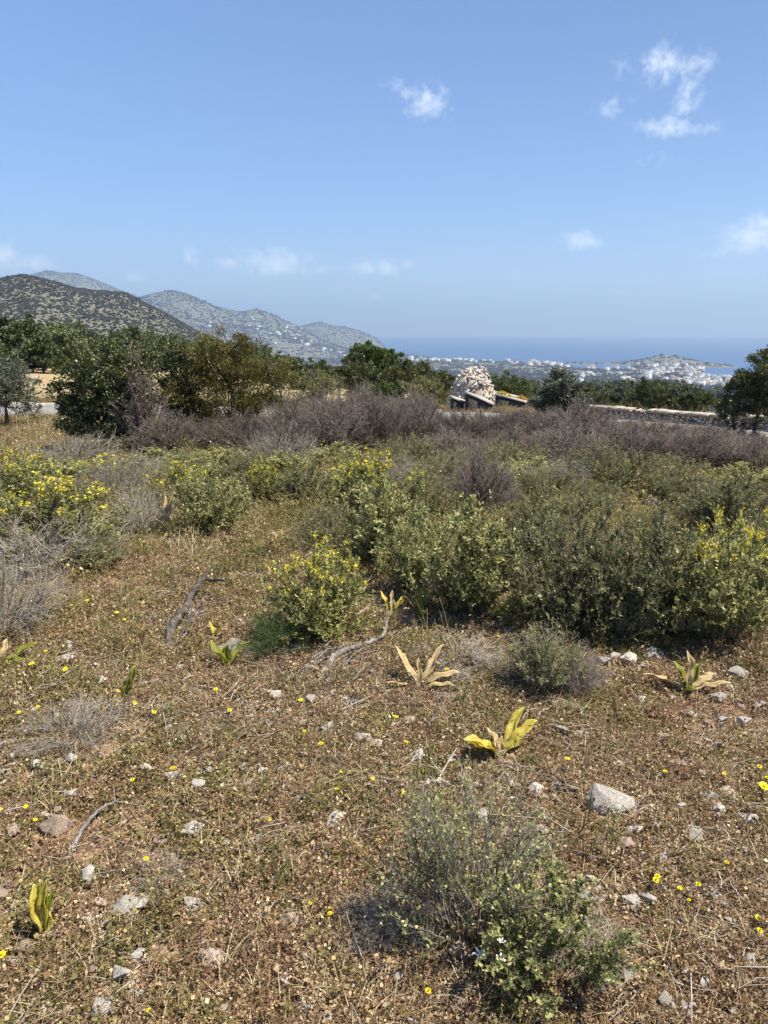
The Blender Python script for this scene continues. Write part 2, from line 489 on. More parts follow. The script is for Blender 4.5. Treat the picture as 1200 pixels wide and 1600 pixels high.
M['carob'] = mat_leaf('dark_green_leaf', [(0, (0.028, 0.035, 0.009)), (0.5, (0.076, 0.089, 0.025)), (0.85, (0.143, 0.153, 0.046)), (1, (0.238, 0.232, 0.084))], .18, .45, .2, .4)
M['mastic'] = mat_leaf('golden_green_leaf', [(0, (0.044, 0.046, 0.011)), (0.45, (0.109, 0.102, 0.023)), (0.8, (0.198, 0.158, 0.039)), (1, (0.322, 0.226, 0.071))], .22, .5, .2, .3)
M['bright'] = mat_leaf('bright_green_leaf', [(0, (0.025, 0.045, 0.007)), (0.5, (0.069, 0.106, 0.018)), (1, (0.15, 0.2, 0.044))], .22, .5, .2, .3)
M['olive'] = mat_leaf('olive_leaf', [(0, (0.044, 0.053, 0.033)), (0.5, (0.106, 0.122, 0.075)), (1, (0.25, 0.269, 0.188))], .15, .5, .25, .4)
M['slope'] = mat_leaf('slope_tree_leaf', [(0, (0.049, 0.065, 0.023)), (0.5, (0.101, 0.126, 0.047)), (1, (0.209, 0.227, 0.097))], .15, .6, .5)
M['squill_yellow'] = mat_leaf('yellow_strap_leaf', [(0, (0.55, 0.404, 0.072)), (0.5, (0.682, 0.594, 0.114)), (0.8, (0.638, 0.618, 0.2)), (1, (0.616, 0.321, 0.072))], .55, .5, .0, spots=1)
M['squill_green'] = mat_leaf('green_yellow_strap_leaf', [(0, (0.113, 0.162, 0.024)), (0.5, (0.34, 0.367, 0.059)), (0.8, (0.59, 0.54, 0.119)), (1, (0.51, 0.194, 0.059))], .55, .5, .0, spots=1)
M['squill_dry'] = mat_leaf('dry_strap_leaf', [(0, (.42, .30, .14)), (.5, (.52, .40, .20)), (.8, (.62, .55, .36)), (1, (.50, .29, .10))], .3, .6, .0, spots=1)
M['grass_green'] = mat_leaf('green_blade', [(0, (.05, .07, .015)), (.5, (.12, .15, .04)), (1, (.26, .26, .09))], .3, .6, .4)
M['straw'] = mat_leaf('straw_blade', [(0, (0.162, 0.116, 0.058)), (0.5, (0.348, 0.272, 0.145)), (1, (0.58, 0.499, 0.325))], .25, .7, .3)
M['weed'] = mat_leaf('dry_weed', [(0, (0.095, 0.053, 0.031)), (0.3, (0.234, 0.143, 0.076)), (0.55, (0.379, 0.257, 0.143)), (0.8, (0.58, 0.453, 0.275)), (1, (0.884, 0.779, 0.548))], .25, .8, .25)
M['weed_olive'] = mat_leaf('olive_weed', [(0, (0.076, 0.066, 0.025)), (0.35, (0.193, 0.166, 0.055)), (0.65, (0.33, 0.274, 0.103)), (0.88, (0.496, 0.395, 0.181)), (1, (0.758, 0.613, 0.4))], .3, .75, .3)
M['stone'] = mat_surface('limestone', [(.25, (.15, .13, .105)), (.5, (.42, .385, .33)), (.75, (.64, .60, .53))], 14., .9, .6, 30, 7, rand=.25)
M['stone_brown'] = mat_surface('brown_limestone', [(.25, (.20, .14, .10)), (.5, (.38, .30, .23)), (.75, (.52, .44, .36))], 14., .9, .6, 30, 7, rand=.25)
M['rubble'] = mat_surface('pale_rubble', [(.25, (.30, .25, .19)), (.5, (.56, .50, .42)), (.75, (.72, .68, .61))], 3., .9, .5, 9, 6, rand=.5)
M['driftwood'] = mat_surface('weathered_wood', [(.3, (.07, .06, .055)), (.55, (.22, .20, .18)), (.8, (.40, .37, .34))], 22., .9, .7, 60, 6)

# ------------------------------------------------------------------ plants
def taper(n, k_, r0, r1):
    return np.asarray(r0).reshape(-1, 1) * np.ones((n, 1)) * np.linspace(1, r1, k_)[None]

def bush_frame(g_, H, Rr, n_stem, n_sub, tw, up=.35, spread=.12, sub_len=.34, k1=6, dome=.9, start=.3, wob=.06):
    """woody frame: stems fanning out to a dome, side twigs on them. Returns (stems, rads, subs, subrads)"""
    ph = g_.uniform(0, 2 * np.pi, n_stem)
    q = np.sqrt(g_.uniform(0.0, 1, n_stem))
    hgt = np.sqrt(np.clip(1 - (q * dome) ** 2, .05, 1)) * g_.uniform(.72, 1.08, n_stem)
    p2 = np.stack([np.cos(ph) * q * Rr, np.sin(ph) * q * Rr, hgt * H], 1)
    p0 = np.stack([np.cos(ph) * spread * Rr * q, np.sin(ph) * spread * Rr * q, np.full(n_stem, -.02)], 1)
    p1 = p0 + (p2 - p0) * np.array([.35, .35, .55]) + g_.normal(size=(n_stem, 3)) * wob * Rr
    S = beziers(p0, p1, p2, k1)
    S[:, 1:-1] += g_.normal(size=S[:, 1:-1].shape) * .018 * Rr
    n = n_stem * n_sub
    si = np.repeat(np.arange(n_stem), n_sub)
    t = g_.uniform(start, 1.0, n) * (k1 - 1)
    a = np.clip(t.astype(int), 0, k1 - 2); f = (t - a)[:, None]
    b0 = S[si, a] * (1 - f) + S[si, a + 1] * f
    T = unit(S[si, a + 1] - S[si, a])
    out_ = unit(b0 * np.array([1, 1, .3]) + 1e-6)
    D = unit(T * .6 + rdirs(g_, n) * .75 + out_ * .35 + np.array([0, 0, up]))
    Ln = sub_len * Rr * g_.uniform(.45, 1.1, n)[:, None]
    b2 = b0 + D * Ln
    b1 = b0 + (unit(T + D)) * Ln * .5
    B = beziers(b0, b1, b2, 4)
    B[..., 2] = np.maximum(B[..., 2], .005)
    return S, taper(n_stem, k1, tw * g_.uniform(.8, 1.3, n_stem), .4), B, taper(n, 4, tw * .5 * g_.uniform(.7, 1.2, n), .45)

def sample_on(g_, B, n, lo=.15, tt=False):
    k_ = B.shape[1]
    i = g_.integers(0, len(B), n)
    t = g_.uniform(lo, 1, n) * (k_ - 1); a = np.clip(t.astype(int), 0, k_ - 2); f = (t - a)[:, None]
    P = B[i, a] * (1 - f) + B[i, a + 1] * f
    return (P, unit(B[i, a + 1] - B[i, a])) if not tt else (P, unit(B[i, a + 1] - B[i, a]), t / (k_ - 1), i)

def make_bush(name, seed, H, Rr, n_stem, n_sub, tw, leafmat=None, n_leaf=0, leaf=(.02, .008), stem_mat='stem_brown', flowers=0, fl_size=.03, flmat='flower_yellow', fl_lo=.55,
              extra_twig=0, aspect=.5, droop=.2, lo=.15, **kw):
    g_ = np.random.default_rng(seed)
    root = empty(name)
    S, sr, B, br = bush_frame(g_, H, Rr, n_stem, n_sub, tw, **kw)
    gg = Geo()
    V, F = tubes(S, sr, 4); gg.add(V, F, np.repeat(g_.uniform(0.1, .7, len(S)), len(F) // len(S)))
    V, F = tubes(B, br, 3); gg.add(V, F, np.repeat(g_.uniform(.1, .9, len(B)), len(F) // len(B)))
    if extra_twig:
        n = len(B) * extra_twig
        P, T = sample_on(g_, B, n, .2)
        D = unit(T * .6 + rdirs(g_, n) * .9 + np.array([0, 0, .15])); L = (.13 * Rr * g_.uniform(.4, 1.2, n))[:, None]
        E = np.stack([P, P + D * L * .5 + g_.normal(size=(n, 3)) * .012 * Rr, P + D * L], 1)
        V, F = tubes(E, taper(n, 3, tw * .33 * g_.uniform(.7, 1.3, n), .4), 3); gg.add(V, F, np.repeat(g_.uniform(.2, 1, n), len(F) // n))
    gg.obj('stems' if leafmat else 'twigs', M[stem_mat], root)
    if leafmat:
        P, T, tt, bi = sample_on(g_, B, n_leaf, lo, True)      # young leaves at the shoot tips are paler
        D = unit((T * .5 + perp(T, g_) * .9) * np.array([1, 1, .7]) + np.array([0, 0, droop])); Sd = perp(D, g_)
        # leaves tend to face the light
        Sd = unit(Sd * np.array([1, 1, .3]))
        Sd = unit(Sd - D * np.sum(Sd * D, 1, keepdims=True))
        L = leaf[0] * g_.uniform(.55, 1.3, n_leaf); W = leaf[1] * g_.uniform(.7, 1.25, n_leaf)
        V, F = leafquads(P, D, Sd, L, W, .1)
        Geo().add(V, F, np.clip(g_.normal(.36, .2, n_leaf) + .5 * (tt - .4) + g_.normal(0, .16, len(B))[bi], 0, 1)).obj('foliage', M[leafmat], root)
    if flowers:
        # whorls of small petals at and just under the shoot tips that stand highest
        tip = B[:, -1]
        sc_ = tip[:, 2] / H + .25 * g_.uniform(size=len(tip)) - fl_lo * .0
        idx = np.argsort(-sc_)[:flowers * 2]; idx = g_.choice(idx, min(flowers, len(idx)), replace=False)
        c = tip[idx]; m = 11
        P = np.repeat(c, m, 0) + g_.normal(size=(len(c) * m, 3)) * fl_size * .3
        D = unit(rdirs(g_, len(P)) * .9 + np.array([0, 0, .55])); Sd = perp(D, g_)
        V, F = leafquads(P, D, Sd, fl_size * g_.uniform(.4, .75, len(P)), fl_size * g_.uniform(.3, .5, len(P)), .2, .6)
        Geo().add(V, F, g_.uniform(0, 1, len(P))).obj('blossom', M[flmat], root)
    return root

def clump_points(g_, clumps, n):
    """points in a set of ragged ellipsoid clumps (x,y,z,rx,ry,rz); denser towards the shell"""
    c = np.array(clumps, float)
    wgt = (c[:, 3] * c[:, 4] * c[:, 5]) ** .72
    i = g_.choice(len(c), n, p=wgt / wgt.sum())
    d = rdirs(g_, n)
    r_ = g_.uniform(0, 1, n) ** .42
    lump = 1 + .28 * (vnoise(d[:, 0] * 2.7 + i * 3.1, d[:, 1] * 2.7 + d[:, 2] * 3.3, 4) - .5) * 2
    r_ = r_ * lump
    return c[i, :3] + d * r_[:, None] * c[i, 3:6], d, i

def limbs(g_, root_pts, targets, r0, k_=6, wob=.12):
    n = len(targets); T = np.asarray(targets, float); P0 = np.asarray(root_pts, float)
    L = np.linalg.norm(T - P0, axis=1, keepdims=True)
    P1 = P0 + (T - P0) * np.array([.25, .25, .6]) + g_.normal(size=(n, 3)) * wob * L
    B = beziers(P0, P1, T, k_)
    B[:, 1:-1] += g_.normal(size=B[:, 1:-1].shape) * .025 * L[:, None]
    return tubes(B, taper(n, k_, r0, .3), 6)

def make_tree(name, seed, clumps, leafmat, n_leaf, leaf, trunk_h, trunk_r, sub=26, up=.25, twig=.012, bark='bark', sparse=0., stemsplit=1, crown='crown'):
    """clumps: main masses of the crown; each is broken into sprays round small twigs"""
    g_ = np.random.default_rng(seed)
    root = empty(name)
    c = np.array(clumps, float)
    gg = Geo()
    base = np.array([[0, 0, -.15]])
    tops = []
    for k_ in range(stemsplit):
        a = 2 * np.pi * k_ / max(stemsplit, 1) + g_.uniform(0, 1)
        tops.append([math.cos(a) * trunk_r * 2.5 * (stemsplit > 1), math.sin(a) * trunk_r * 2.5 * (stemsplit > 1), trunk_h])
    tops = np.array(tops)
    V, F = limbs(g_, np.repeat(base, len(tops), 0), tops, np.full(len(tops), trunk_r), 5, .05); gg.add(V, F, .5)
    V, F = limbs(g_, tops[g_.integers(0, len(tops), len(c))], c[:, :3], trunk_r * .55 * np.clip((c[:, 3] / c[:, 3].max()), .3, 1)); gg.add(V, F, .5)
    # secondary limbs reach to spray centres
    n_sp = sub * len(c)
    SP, d, ci = clump_points(g_, clumps, n_sp)
    V, F = limbs(g_, c[ci, :3], SP, np.full(n_sp, twig), 4, .08); gg.add(V, F, .5)
    gg.obj('trunk', M[bark], root)
    # leaves: each spray is a small fan of leaves
    rs = np.mean(c[:, 3:6], 1)[ci] * .34 * g_.uniform(.5, 1.25, n_sp)
    j = g_.integers(0, n_sp, n_leaf)
    o = rdirs(g_, n_leaf) * (g_.uniform(0, 1, n_leaf) ** .5)[:, None] * rs[j][:, None] * np.array([1, 1, .72])
    P = SP[j] + o
    D = unit(rdirs(g_, n_leaf) + d[j] * .7 + np.array([0, 0, up])); Sd = perp(D, g_)
    V, F = leafquads(P, D, Sd, leaf[0] * g_.uniform(.6, 1.3, n_leaf), leaf[1] * g_.uniform(.7, 1.3, n_leaf), .08)
    keep = P[:, 2] > .02
    Fk = F[keep]
    tone = np.clip(g_.normal(.5, .2, n_leaf) + (g_.uniform(-.18, .18, n_sp))[j], 0, 1)[keep]
    Geo().add(V, Fk, tone).obj(crown, M[leafmat], root)
    return root

def dome(g_, H, Rr, n, lo=.3, rz=.5, base=.28):
    """a handful of clumps that make up a rounded crown"""
    out_ = [(0, 0, H * .52, Rr * .62, Rr * .62, H * .40)]
    for k_ in range(n):
        a = 2 * np.pi * (k_ + g_.uniform(-.35, .35)) / n
        q = g_.uniform(.45, .72) * Rr
        z = H * g_.uniform(base, .74)
        s = Rr * g_.uniform(.26, .44)
        out_.append((math.cos(a) * q, math.sin(a) * q, z, s, s, s * g_.uniform(.65, 1.0) * min(1, H / Rr)))
    for k_ in range(max(2, n // 3)):
        a = g_.uniform(0, 6.28); q = g_.uniform(.05, .4) * Rr; s = Rr * g_.uniform(.22, .36)
        out_.append((math.cos(a) * q, math.sin(a) * q, H * g_.uniform(.72, .86), s, s, H * .17))
    return out_

# ------------------------------------------------------------------ stones
def stone_mesh(name, seed, mat, flat=.6, n=3, cuts=14, rough=.07, pts=None):
    """a broken stone: the hull of a few points, its flats roughened"""
    import bmesh
    g_ = np.random.default_rng(seed)
    if pts is None:
        pts = rdirs(g_, cuts) * g_.uniform(.8, 1.05, (cuts, 1)) * np.array([1, g_.uniform(.65, .95), flat])
    bm = bmesh.new()
    for p in pts: bm.verts.new(p)
    hull = bmesh.ops.convex_hull(bm, input=bm.verts[:])
    bmesh.ops.delete(bm, geom=[v for v in bm.verts if not v.link_faces], context='VERTS')
    bmesh.ops.subdivide_edges(bm, edges=bm.edges[:], cuts=2 if n > 2 else 1, use_grid_fill=True)
    if n > 2:
        bmesh.ops.triangulate(bm, faces=bm.faces[:]); bmesh.ops.subdivide_edges(bm, edges=bm.edges[:], cuts=1, use_grid_fill=True)
    bmesh.ops.smooth_vert(bm, verts=bm.verts[:], factor=.35, use_axis_x=True, use_axis_y=True, use_axis_z=True)
    P = np.array([v.co[:] for v in bm.verts])
    P = P * (1 + rough * (fbm(P[:, 0] * 3.3 + seed, P[:, 1] * 3.3 + P[:, 2] * 2.9, seed, 4) - .5)[:, None] * 3)
    for v, p in zip(bm.verts, P): v.co = p
    me = bpy.data.meshes.new(name); bm.to_mesh(me); bm.free()
    me.materials.append(mat)
    me.update()
    return me

def stone_kind(name, seeds, mat, **kw):
    ps = []
    for s_ in seeds:
        o = bpy.data.objects.new(name, stone_mesh(name, s_, mat, **kw)); C.objects.link(o); ps.append(o)
    return Kind(ps)

# ------------------------------------------------------------------ road, walls, heap
def strip(name, pts, width, z_off, mat, kind='structure', n=120, thick=0.):
    P = np.array(pts, float)
    L = np.concatenate([[0], np.cumsum(np.linalg.norm(np.diff(P, axis=0), axis=1))])
    t = np.linspace(0, L[-1], n)
    X = np.interp(t, L, P[:, 0]); Y = np.interp(t, L, P[:, 1])
    for _ in range(12):
        X[1:-1] = (X[:-2] + X[1:-1] * 2 + X[2:]) / 4; Y[1:-1] = (Y[:-2] + Y[1:-1] * 2 + Y[2:]) / 4
    T = unit(np.stack([np.gradient(X), np.gradient(Y)], 1)); Nn = np.stack([-T[:, 1], T[:, 0]], 1)
    rows = []
    for s in np.linspace(-.5, .5, 5):
        x, y = X + Nn[:, 0] * width * s, Y + Nn[:, 1] * width * s
        rows.append(np.stack([x, y, height(x, y, False)], 1))
    rows = np.array(rows)
    zc = rows[..., 2].max(0); rows[..., 2] = zc + z_off
    if thick:
        lo0, lo1 = rows[0].copy(), rows[-1].copy(); lo0[:, 2] -= thick; lo1[:, 2] -= thick
        rows = np.concatenate([lo0[None], rows, lo1[None]])
    m = len(rows)
    i = np.arange(m - 1)[:, None] * n; j = np.arange(n - 1)[None]
    F = np.stack([i + j, i + j + 1, i + j + 1 + n, i + j + n], -1).reshape(-1, 4)
    o = Geo().add(rows, F).obj(name, mat)
    return tag(o, kind=kind)

M['asphalt'] = mat_surface('worn_asphalt', [(.3, (.13, .125, .118)), (.7, (.24, .23, .215))], 6., .9, .3, 60, 6, coord='Object')
M['concrete'] = mat_surface('old_concrete', [(.3, (.22, .20, .17)), (.5, (.40, .37, .33)), (.75, (.56, .53, .48))], 5., .9, .4, 25, 6)
ROAD = [(-30, 17.0), (-16, 18.0), (-8.5, 18.6), (-3, 18.4), (1.6, 17.6), (5.0, 15.4), (9.5, 12.9), (20, 8.5)]
strip('road', ROAD, 2.0, .012, M['asphalt'], thick=.25)
ROAD_A = np.array(ROAD)
def off(pts, d):
    P = np.array(pts, float); T = unit(np.gradient(P, axis=0)); return P + np.stack([-T[:, 1], T[:, 0]], 1) * d
kp = off([(-30, 17.0), (-16, 18.0), (-8.5, 18.6), (-3, 18.4), (1.3, 17.7)], 1.25)
k_ = strip('roadside_kerb', kp, .16, .075, M['concrete'], None, thick=.3)
tag(k_, 'low pale concrete kerb along the far side of the road at left', 'kerb')

M['cap'] = mat_surface('cap_stone', [(.3, (.20, .165, .125)), (.5, (.34, .29, .23)), (.75, (.46, .41, .34))], 5., .95, .4, 20, 6)
def wall_block_material():
    t = NT('dry_stone')
    c = t.n('ShaderNodeTexCoord').outputs['Object']
    mp = t.n('ShaderNodeMapping'); mp.inputs['Scale'].default_value = (12, 12, 17); t.l(c, mp.inputs['Vector'])
    vo = t.n('ShaderNodeTexVoronoi', Scale=1.0, Randomness=.9); t.l(mp.outputs[0], vo.inputs['Vector'])
    ve = t.n('ShaderNodeTexVoronoi', _feature='DISTANCE_TO_EDGE', Scale=1.0, Randomness=.9); t.l(mp.outputs[0], ve.inputs['Vector'])
    sepc = t.n('ShaderNodeSeparateColor'); t.l(vo.outputs['Color'], sepc.inputs[0])
    col = t.ramp([(0, (.36, .26, .18)), (.4, (.56, .45, .34)), (.8, (.70, .61, .50)), (1, (.80, .74, .65))], sepc.outputs[0])
    gap = t.ramp([(.03, (0, 0, 0)), (.12, (1, 1, 1))], ve.outputs['Distance'])
    col = t.mix(gap, (.16, .115, .085), col)
    p = t.n('ShaderNodeBsdfPrincipled', Roughness=.95); p.inputs['Specular IOR Level'].default_value = .1
    t.l(col, p.inputs['Base Color'])
    b = t.n('ShaderNodeBump', Strength=1.0, Distance=.06); t.l(gap, b.inputs['Height']); t.l(b.outputs[0], p.inputs['Normal'])
    return t.finish(p.outputs[0])
M['dry_stone'] = wall_block_material()

# the dry-stone wall behind the bushes on the right: plan along the far side of the road, its top sighted in the photo
def field_wall():
    us = np.linspace(845, 1330, 150)
    top_v = np.interp(us, [845, 930, 1000, 1100, 1190, 1330], [634, 636, 641, 648.5, 653, 660])
    rr_ = np.interp(us, [845, 1000, 1200, 1330], [18.4, 17.4, 16.4, 15.8])
    X, Y, ZT = [], [], []
    for u, v, r_ in zip(us, top_v, rr_):
        a, e = azel(u, v); X.append(r_ * math.sin(a)); Y.append(r_ * math.cos(a)); ZT.append(CAMZ + e * r_)
    X, Y, ZT = map(np.array, (X, Y, ZT))
    T = unit(np.stack([np.gradient(X), np.gradient(Y)], 1)); Nn = np.stack([-T[:, 1], T[:, 0]], 1)
    g_ = np.random.default_rng(3)
    rows = []; k2 = 9
    base = height(X, Y, False) - .25
    for i_, f in enumerate(np.linspace(0, 1, k2)):     # front face, rough
        bulge = (fbm(np.arange(150) * .31, np.full(150, f * 6), 77, 3) - .5) * .07
        s = -.2 + .04 * f + bulge
        rows.append(np.stack([X + Nn[:, 0] * s, Y + Nn[:, 1] * s, base + (ZT - base) * f + (.02 * g_.normal(size=150) if i_ == k2 - 1 else 0)], 1))
    for s in (.0, .2):
        rows.append(np.stack([X + Nn[:, 0] * s, Y + Nn[:, 1] * s, ZT + .012 * g_.normal(size=150)], 1))
    rows.append(np.stack([X + Nn[:, 0] * .24, Y + Nn[:, 1] * .24, base], 1))
    rows = np.array(rows); n = 150; m = len(rows)
    i = np.arange(m - 1)[:, None] * n; j = np.arange(n - 1)[None]
    F = np.stack([i + j, i + j + 1, i + j + 1 + n, i + j + n], -1).reshape(-1, 4)
    root = empty('dry_stone_wall', (float(X[75]), float(Y[75]), float(base[75])))
    V = rows.reshape(-1, 3) - np.array(root.location)
    Geo().add(V, F).obj('masonry', M['dry_stone'], root)
    # pale cap stones along the top, butted end to end
    gg = Geo(); k0 = 2
    while k0 < 146:
        L = int(g_.integers(3, 7)); k1 = min(k0 + L, 149); hh = g_.uniform(.0, .02)
        q = []
        for kk in (k0, k1):
            for s in (-.215, .2):
                q.append((X[kk] + Nn[kk, 0] * s, Y[kk] + Nn[kk, 1] * s, ZT[kk] + .03))
        q = np.array(q); q[2:] += (q[:2] - q[2:]) * .03
        top = q + np.array([0, 0, hh]) + g_.normal(size=(4, 3)) * .006
        bot = q - np.array([0, 0, .05])
        VV = np.concatenate([bot, top]) - np.array(root.location)
        if g_.uniform() > .12: gg.add(VV, [(0, 1, 3, 2), (4, 6, 7, 5), (0, 4, 5, 1), (2, 3, 7, 6), (0, 2, 6, 4), (1, 5, 7, 3)])
        k0 = k1
    gg.obj('coping', M['cap'], root)
    tag(root, 'low dry stone wall of brown stones with a pale flat top behind bushes at right', 'stone wall')
field_wall()

def slab(name, us, r_, vt, depth=.28, mat='concrete', parent=None, cap=None):
    """a wall panel standing across the sight line: bearings us, top edge sighted at vt, with a lighter cap"""
    P, Z = [], []
    for u, v in zip(us, vt):
        a, e = azel(u, v); P.append((r_ * math.sin(a), r_ * math.cos(a))); Z.append(CAMZ + e * r_)
    P = np.array(P); Z = np.array(Z); b = height(P[:, 0], P[:, 1], False) - .15
    d = unit(P.mean(0)[None])[0] * depth
    n = len(P)
    V = np.concatenate([np.c_[P, b], np.c_[P, Z], np.c_[P + d, Z], np.c_[P + d, b]])
    F = [(i, i + 1, n + i + 1, n + i) for i in range(n - 1)] + [(n + i, n + i + 1, 2 * n + i + 1, 2 * n + i) for i in range(n - 1)] + [(2 * n + i, 2 * n + i + 1, 3 * n + i + 1, 3 * n + i) for i in range(n - 1)]
    F += [(0, n, 2 * n, 3 * n), (n - 1, 4 * n - 1, 3 * n - 1, 2 * n - 1)]
    root = empty(name, (float(P[:, 0].mean()), float(P[:, 1].mean()), float(b.mean())))
    L = np.array(root.location)
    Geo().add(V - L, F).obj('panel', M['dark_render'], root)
    # cap: a little wider than the wall, standing proud
    o_ = unit(P.mean(0)[None])[0] * .03
    c0, c1 = P - o_, P + d + o_
    V = np.concatenate([np.c_[c0, Z + .004], np.c_[c0, Z + .055], np.c_[c1, Z + .055], np.c_[c1, Z + .004]])
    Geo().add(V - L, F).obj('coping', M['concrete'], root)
    return root
M['dark_render'] = mat_surface('stained_concrete', [(.3, (.040, .036, .031)), (.6, (.075, .067, .058)), (.8, (.13, .118, .10))], 3., .95, .4, 20, 6)  # dark mottled concrete for the wall panels, darker than their copings
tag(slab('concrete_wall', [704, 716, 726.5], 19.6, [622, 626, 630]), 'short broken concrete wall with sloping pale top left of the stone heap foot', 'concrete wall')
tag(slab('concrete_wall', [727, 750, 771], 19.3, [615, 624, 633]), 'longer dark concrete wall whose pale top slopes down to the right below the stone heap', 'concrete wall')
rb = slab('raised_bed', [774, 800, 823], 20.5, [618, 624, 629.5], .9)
tag(rb, 'low concrete bed filled with yellow and orange growth beside the stone heap', 'raised bed')
g_ = np.random.default_rng(12)
P = g_.uniform(0, 1, (1500, 2)); a0 = azel(779, 618)[0]; a1 = azel(822, 629)[0]
aa_ = a0 + (a1 - a0) * P[:, 0]; rr_ = 20.5 + .08 + .75 * P[:, 1]
zz = CAMZ + rr_ * np.interp(aa_, [a0, a1], [azel(779, 618)[1], azel(822, 628.5)[1]]) + .045 * g_.uniform(0, 1, 1500) * (1 + np.sin(P[:, 0] * 9))
Pt = np.c_[rr_ * np.sin(aa_), rr_ * np.cos(aa_), zz] - np.array(rb.location)
D = unit(rdirs(g_, 1500) + np.array([0, 0, .8]))
V, F = leafquads(Pt, D, perp(D, g_), np.full(1500, .09), np.full(1500, .06))
M['bed_yellow'] = mat_leaf('bed_yellow', [(0, (.36, .17, .05)), (.4, (.50, .32, .07)), (.7, (.62, .46, .09)), (1, (.26, .24, .06))], .2, .7, .1)
Geo().add(V, F, np.clip(P[:, 0] * -.4 + .75 + g_.normal(size=1500) * .12, 0, 1)).obj('yellow_growth', M['bed_yellow'], rb)

# the heap of field stones: every stone that shows is a stone of its own on a rubble core
hx, hy, hz = at(741, 23.2)
g_ = np.random.default_rng(5)
def heap_h(x, y):
    q = np.sqrt((x / .80) ** 2 + (y / 1.1) ** 2)
    return np.clip(1.36 * (1 - q ** 3.6) * (.90 + .24 * fbm(x * 2.6 + 4, y * 2.6, 15, 3)), -.2, None)
n = 40
xs = np.linspace(-.85, .85, n); XX, YY = np.meshgrid(xs, np.linspace(-1.15, 1.15, n), indexing='ij')
ZZ = heap_h(XX, YY) * .94 - .12 + .05 * (fbm(XX * 5, YY * 5, 3, 3) - .5)
i = np.arange(n - 1)[:, None] * n; j = np.arange(n - 1)[None]
core = Geo().add(np.stack([XX, YY, ZZ], -1), np.stack([i + j, i + j + n, i + j + n + 1, i + j + 1], -1).reshape(-1, 4)).obj('rubble', M['rubble'])
core.location = (hx, hy, hz)
tag(core, kind='stuff')
K_heap = stone_kind('field_stone', range(200, 208), M['rubble'], flat=.7, n=2, cuts=11)
cnt = 0
while cnt < 285:
    x, y = g_.uniform(-.82, .82), g_.uniform(-1.1, .3)
    z = float(heap_h(x, y))
    if z < -.1: continue
    # spread evenly over the surface as seen from the field
    if g_.uniform() > .35 + .65 * (1 - z / 1.45): continue
    s = g_.uniform(.035, .085) * (1.25 if z < .5 else 1)
    o = K_heap.place((hx + x, hy + y, hz + z - .03), g_.uniform(0, 6.28), (s * g_.uniform(.9, 1.5), s * g_.uniform(.8, 1.2), s * g_.uniform(.8, 1.3)),
                     'pale field stone lying in the large heap of stones behind the concrete wall', 'stone', 'stones of the heap')
    o.rotation_euler = (g_.uniform(-.9, .9), g_.uniform(-.9, .9), g_.uniform(0, 6.28))
    cnt += 1
# a few orange and pale stones at the far edge of the field on the left
for (u, d_, s, lab, m_) in ((58, 33.5, .17, 'orange boulder at the edge of the field left of the dark tree', 'orange'), (47, 34.5, .2, 'pale grey boulder beside the orange boulder at left', 'stone'), (36, 35, .2, 'small pale stone left of the boulders by the olive tree', 'stone'), (104, 27, .12, 'small pale stone on the bank at the dark tree', 'stone')):
    if m_ == 'orange' and 'orange' not in M: M['orange'] = mat_surface('orange_rock', [(.3, (.34, .16, .08)), (.7, (.55, .31, .18))], 6, .9, .5)
    o = bpy.data.objects.new('boulder', stone_mesh('boulder', int(u), M[m_], flat=.7)); C.objects.link(o)
    x, y, z = at(u, d_); o.location = (x, y, z + s * .3); o.scale = (s * 1.3, s, s)
    tag(o, lab, 'boulder')

# ------------------------------------------------------------------ trees and big shrubs
def spot(u, r_, dz=0):
    x, y, z = at(u, r_); return (x, y, z + dz)
g_ = np.random.default_rng(99)
t = make_tree('carob_tree', 11, [(0, 0, .85, .55, .5, .55), (-.35, -.15, .55, .38, .38, .42), (-.42, .05, 1.0, .36, .36, .32), (.1, -.25, 1.25, .45, .4, .36), (.32, -.1, .75, .42, .42, .5), (.42, .05, 1.22, .36, .36, .32), (-.15, -.32, .32, .42, .34, .34), (.25, -.3, .3, .4, .34, .32), (.0, .2, 1.42, .36, .36, .2), (-.55, -.2, .72, .2, .2, .18)], 'carob', 32000, (.042, .026), .25, .06, 30, .15)
t.location = spot(158, 11.4); tag(t, 'dark green bushy tree with dense crown down to the ground, leftmost of the big clump', 'tree')
t = make_tree('carob_tree', 12, [(0, 0, .9, .5, .5, .6), (-.35, 0, 1.1, .35, .35, .38), (.3, -.1, 1.15, .4, .4, .4), (.1, -.2, .5, .5, .4, .45), (0, .1, 1.45, .38, .35, .24)], 'carob', 20000, (.04, .02), .25, .05, 22, .3)
t.location = spot(268, 12.4); tag(t, 'olive green bushy tree standing between the dead purple bush and the golden tree', 'tree')
t = make_tree('golden_shrub', 13, [(0, 0, .95, .8, .7, .62), (-.6, -.1, .65, .45, .4, .5), (-.35, -.1, 1.3, .45, .4, .38), (.1, -.15, 1.48, .48, .4, .28), (.6, 0, 1.15, .5, .45, .42), (.85, -.05, .7, .42, .4, .5), (.3, -.4, .6, .6, .4, .5), (-.2, -.45, .4, .55, .35, .38), (.75, -.2, .35, .4, .35, .32)], 'mastic', 42000, (.042, .013), .25, .05, 30, .9)
t.location = spot(352, 12.0); tag(t, 'wide golden green shrub with feathery upright sprays right of the dark tree', 'shrub')
pb = make_bush('dead_bush', 14, 1.5, .42, 46, 16, .011, None, stem_mat='twig_purple', extra_twig=2, sub_len=.45, start=.35)
pb.location = spot(206, 11.0); tag(pb, 'tall bare dead bush with purplish twigs between dark tree and golden shrub', 'dead bush')
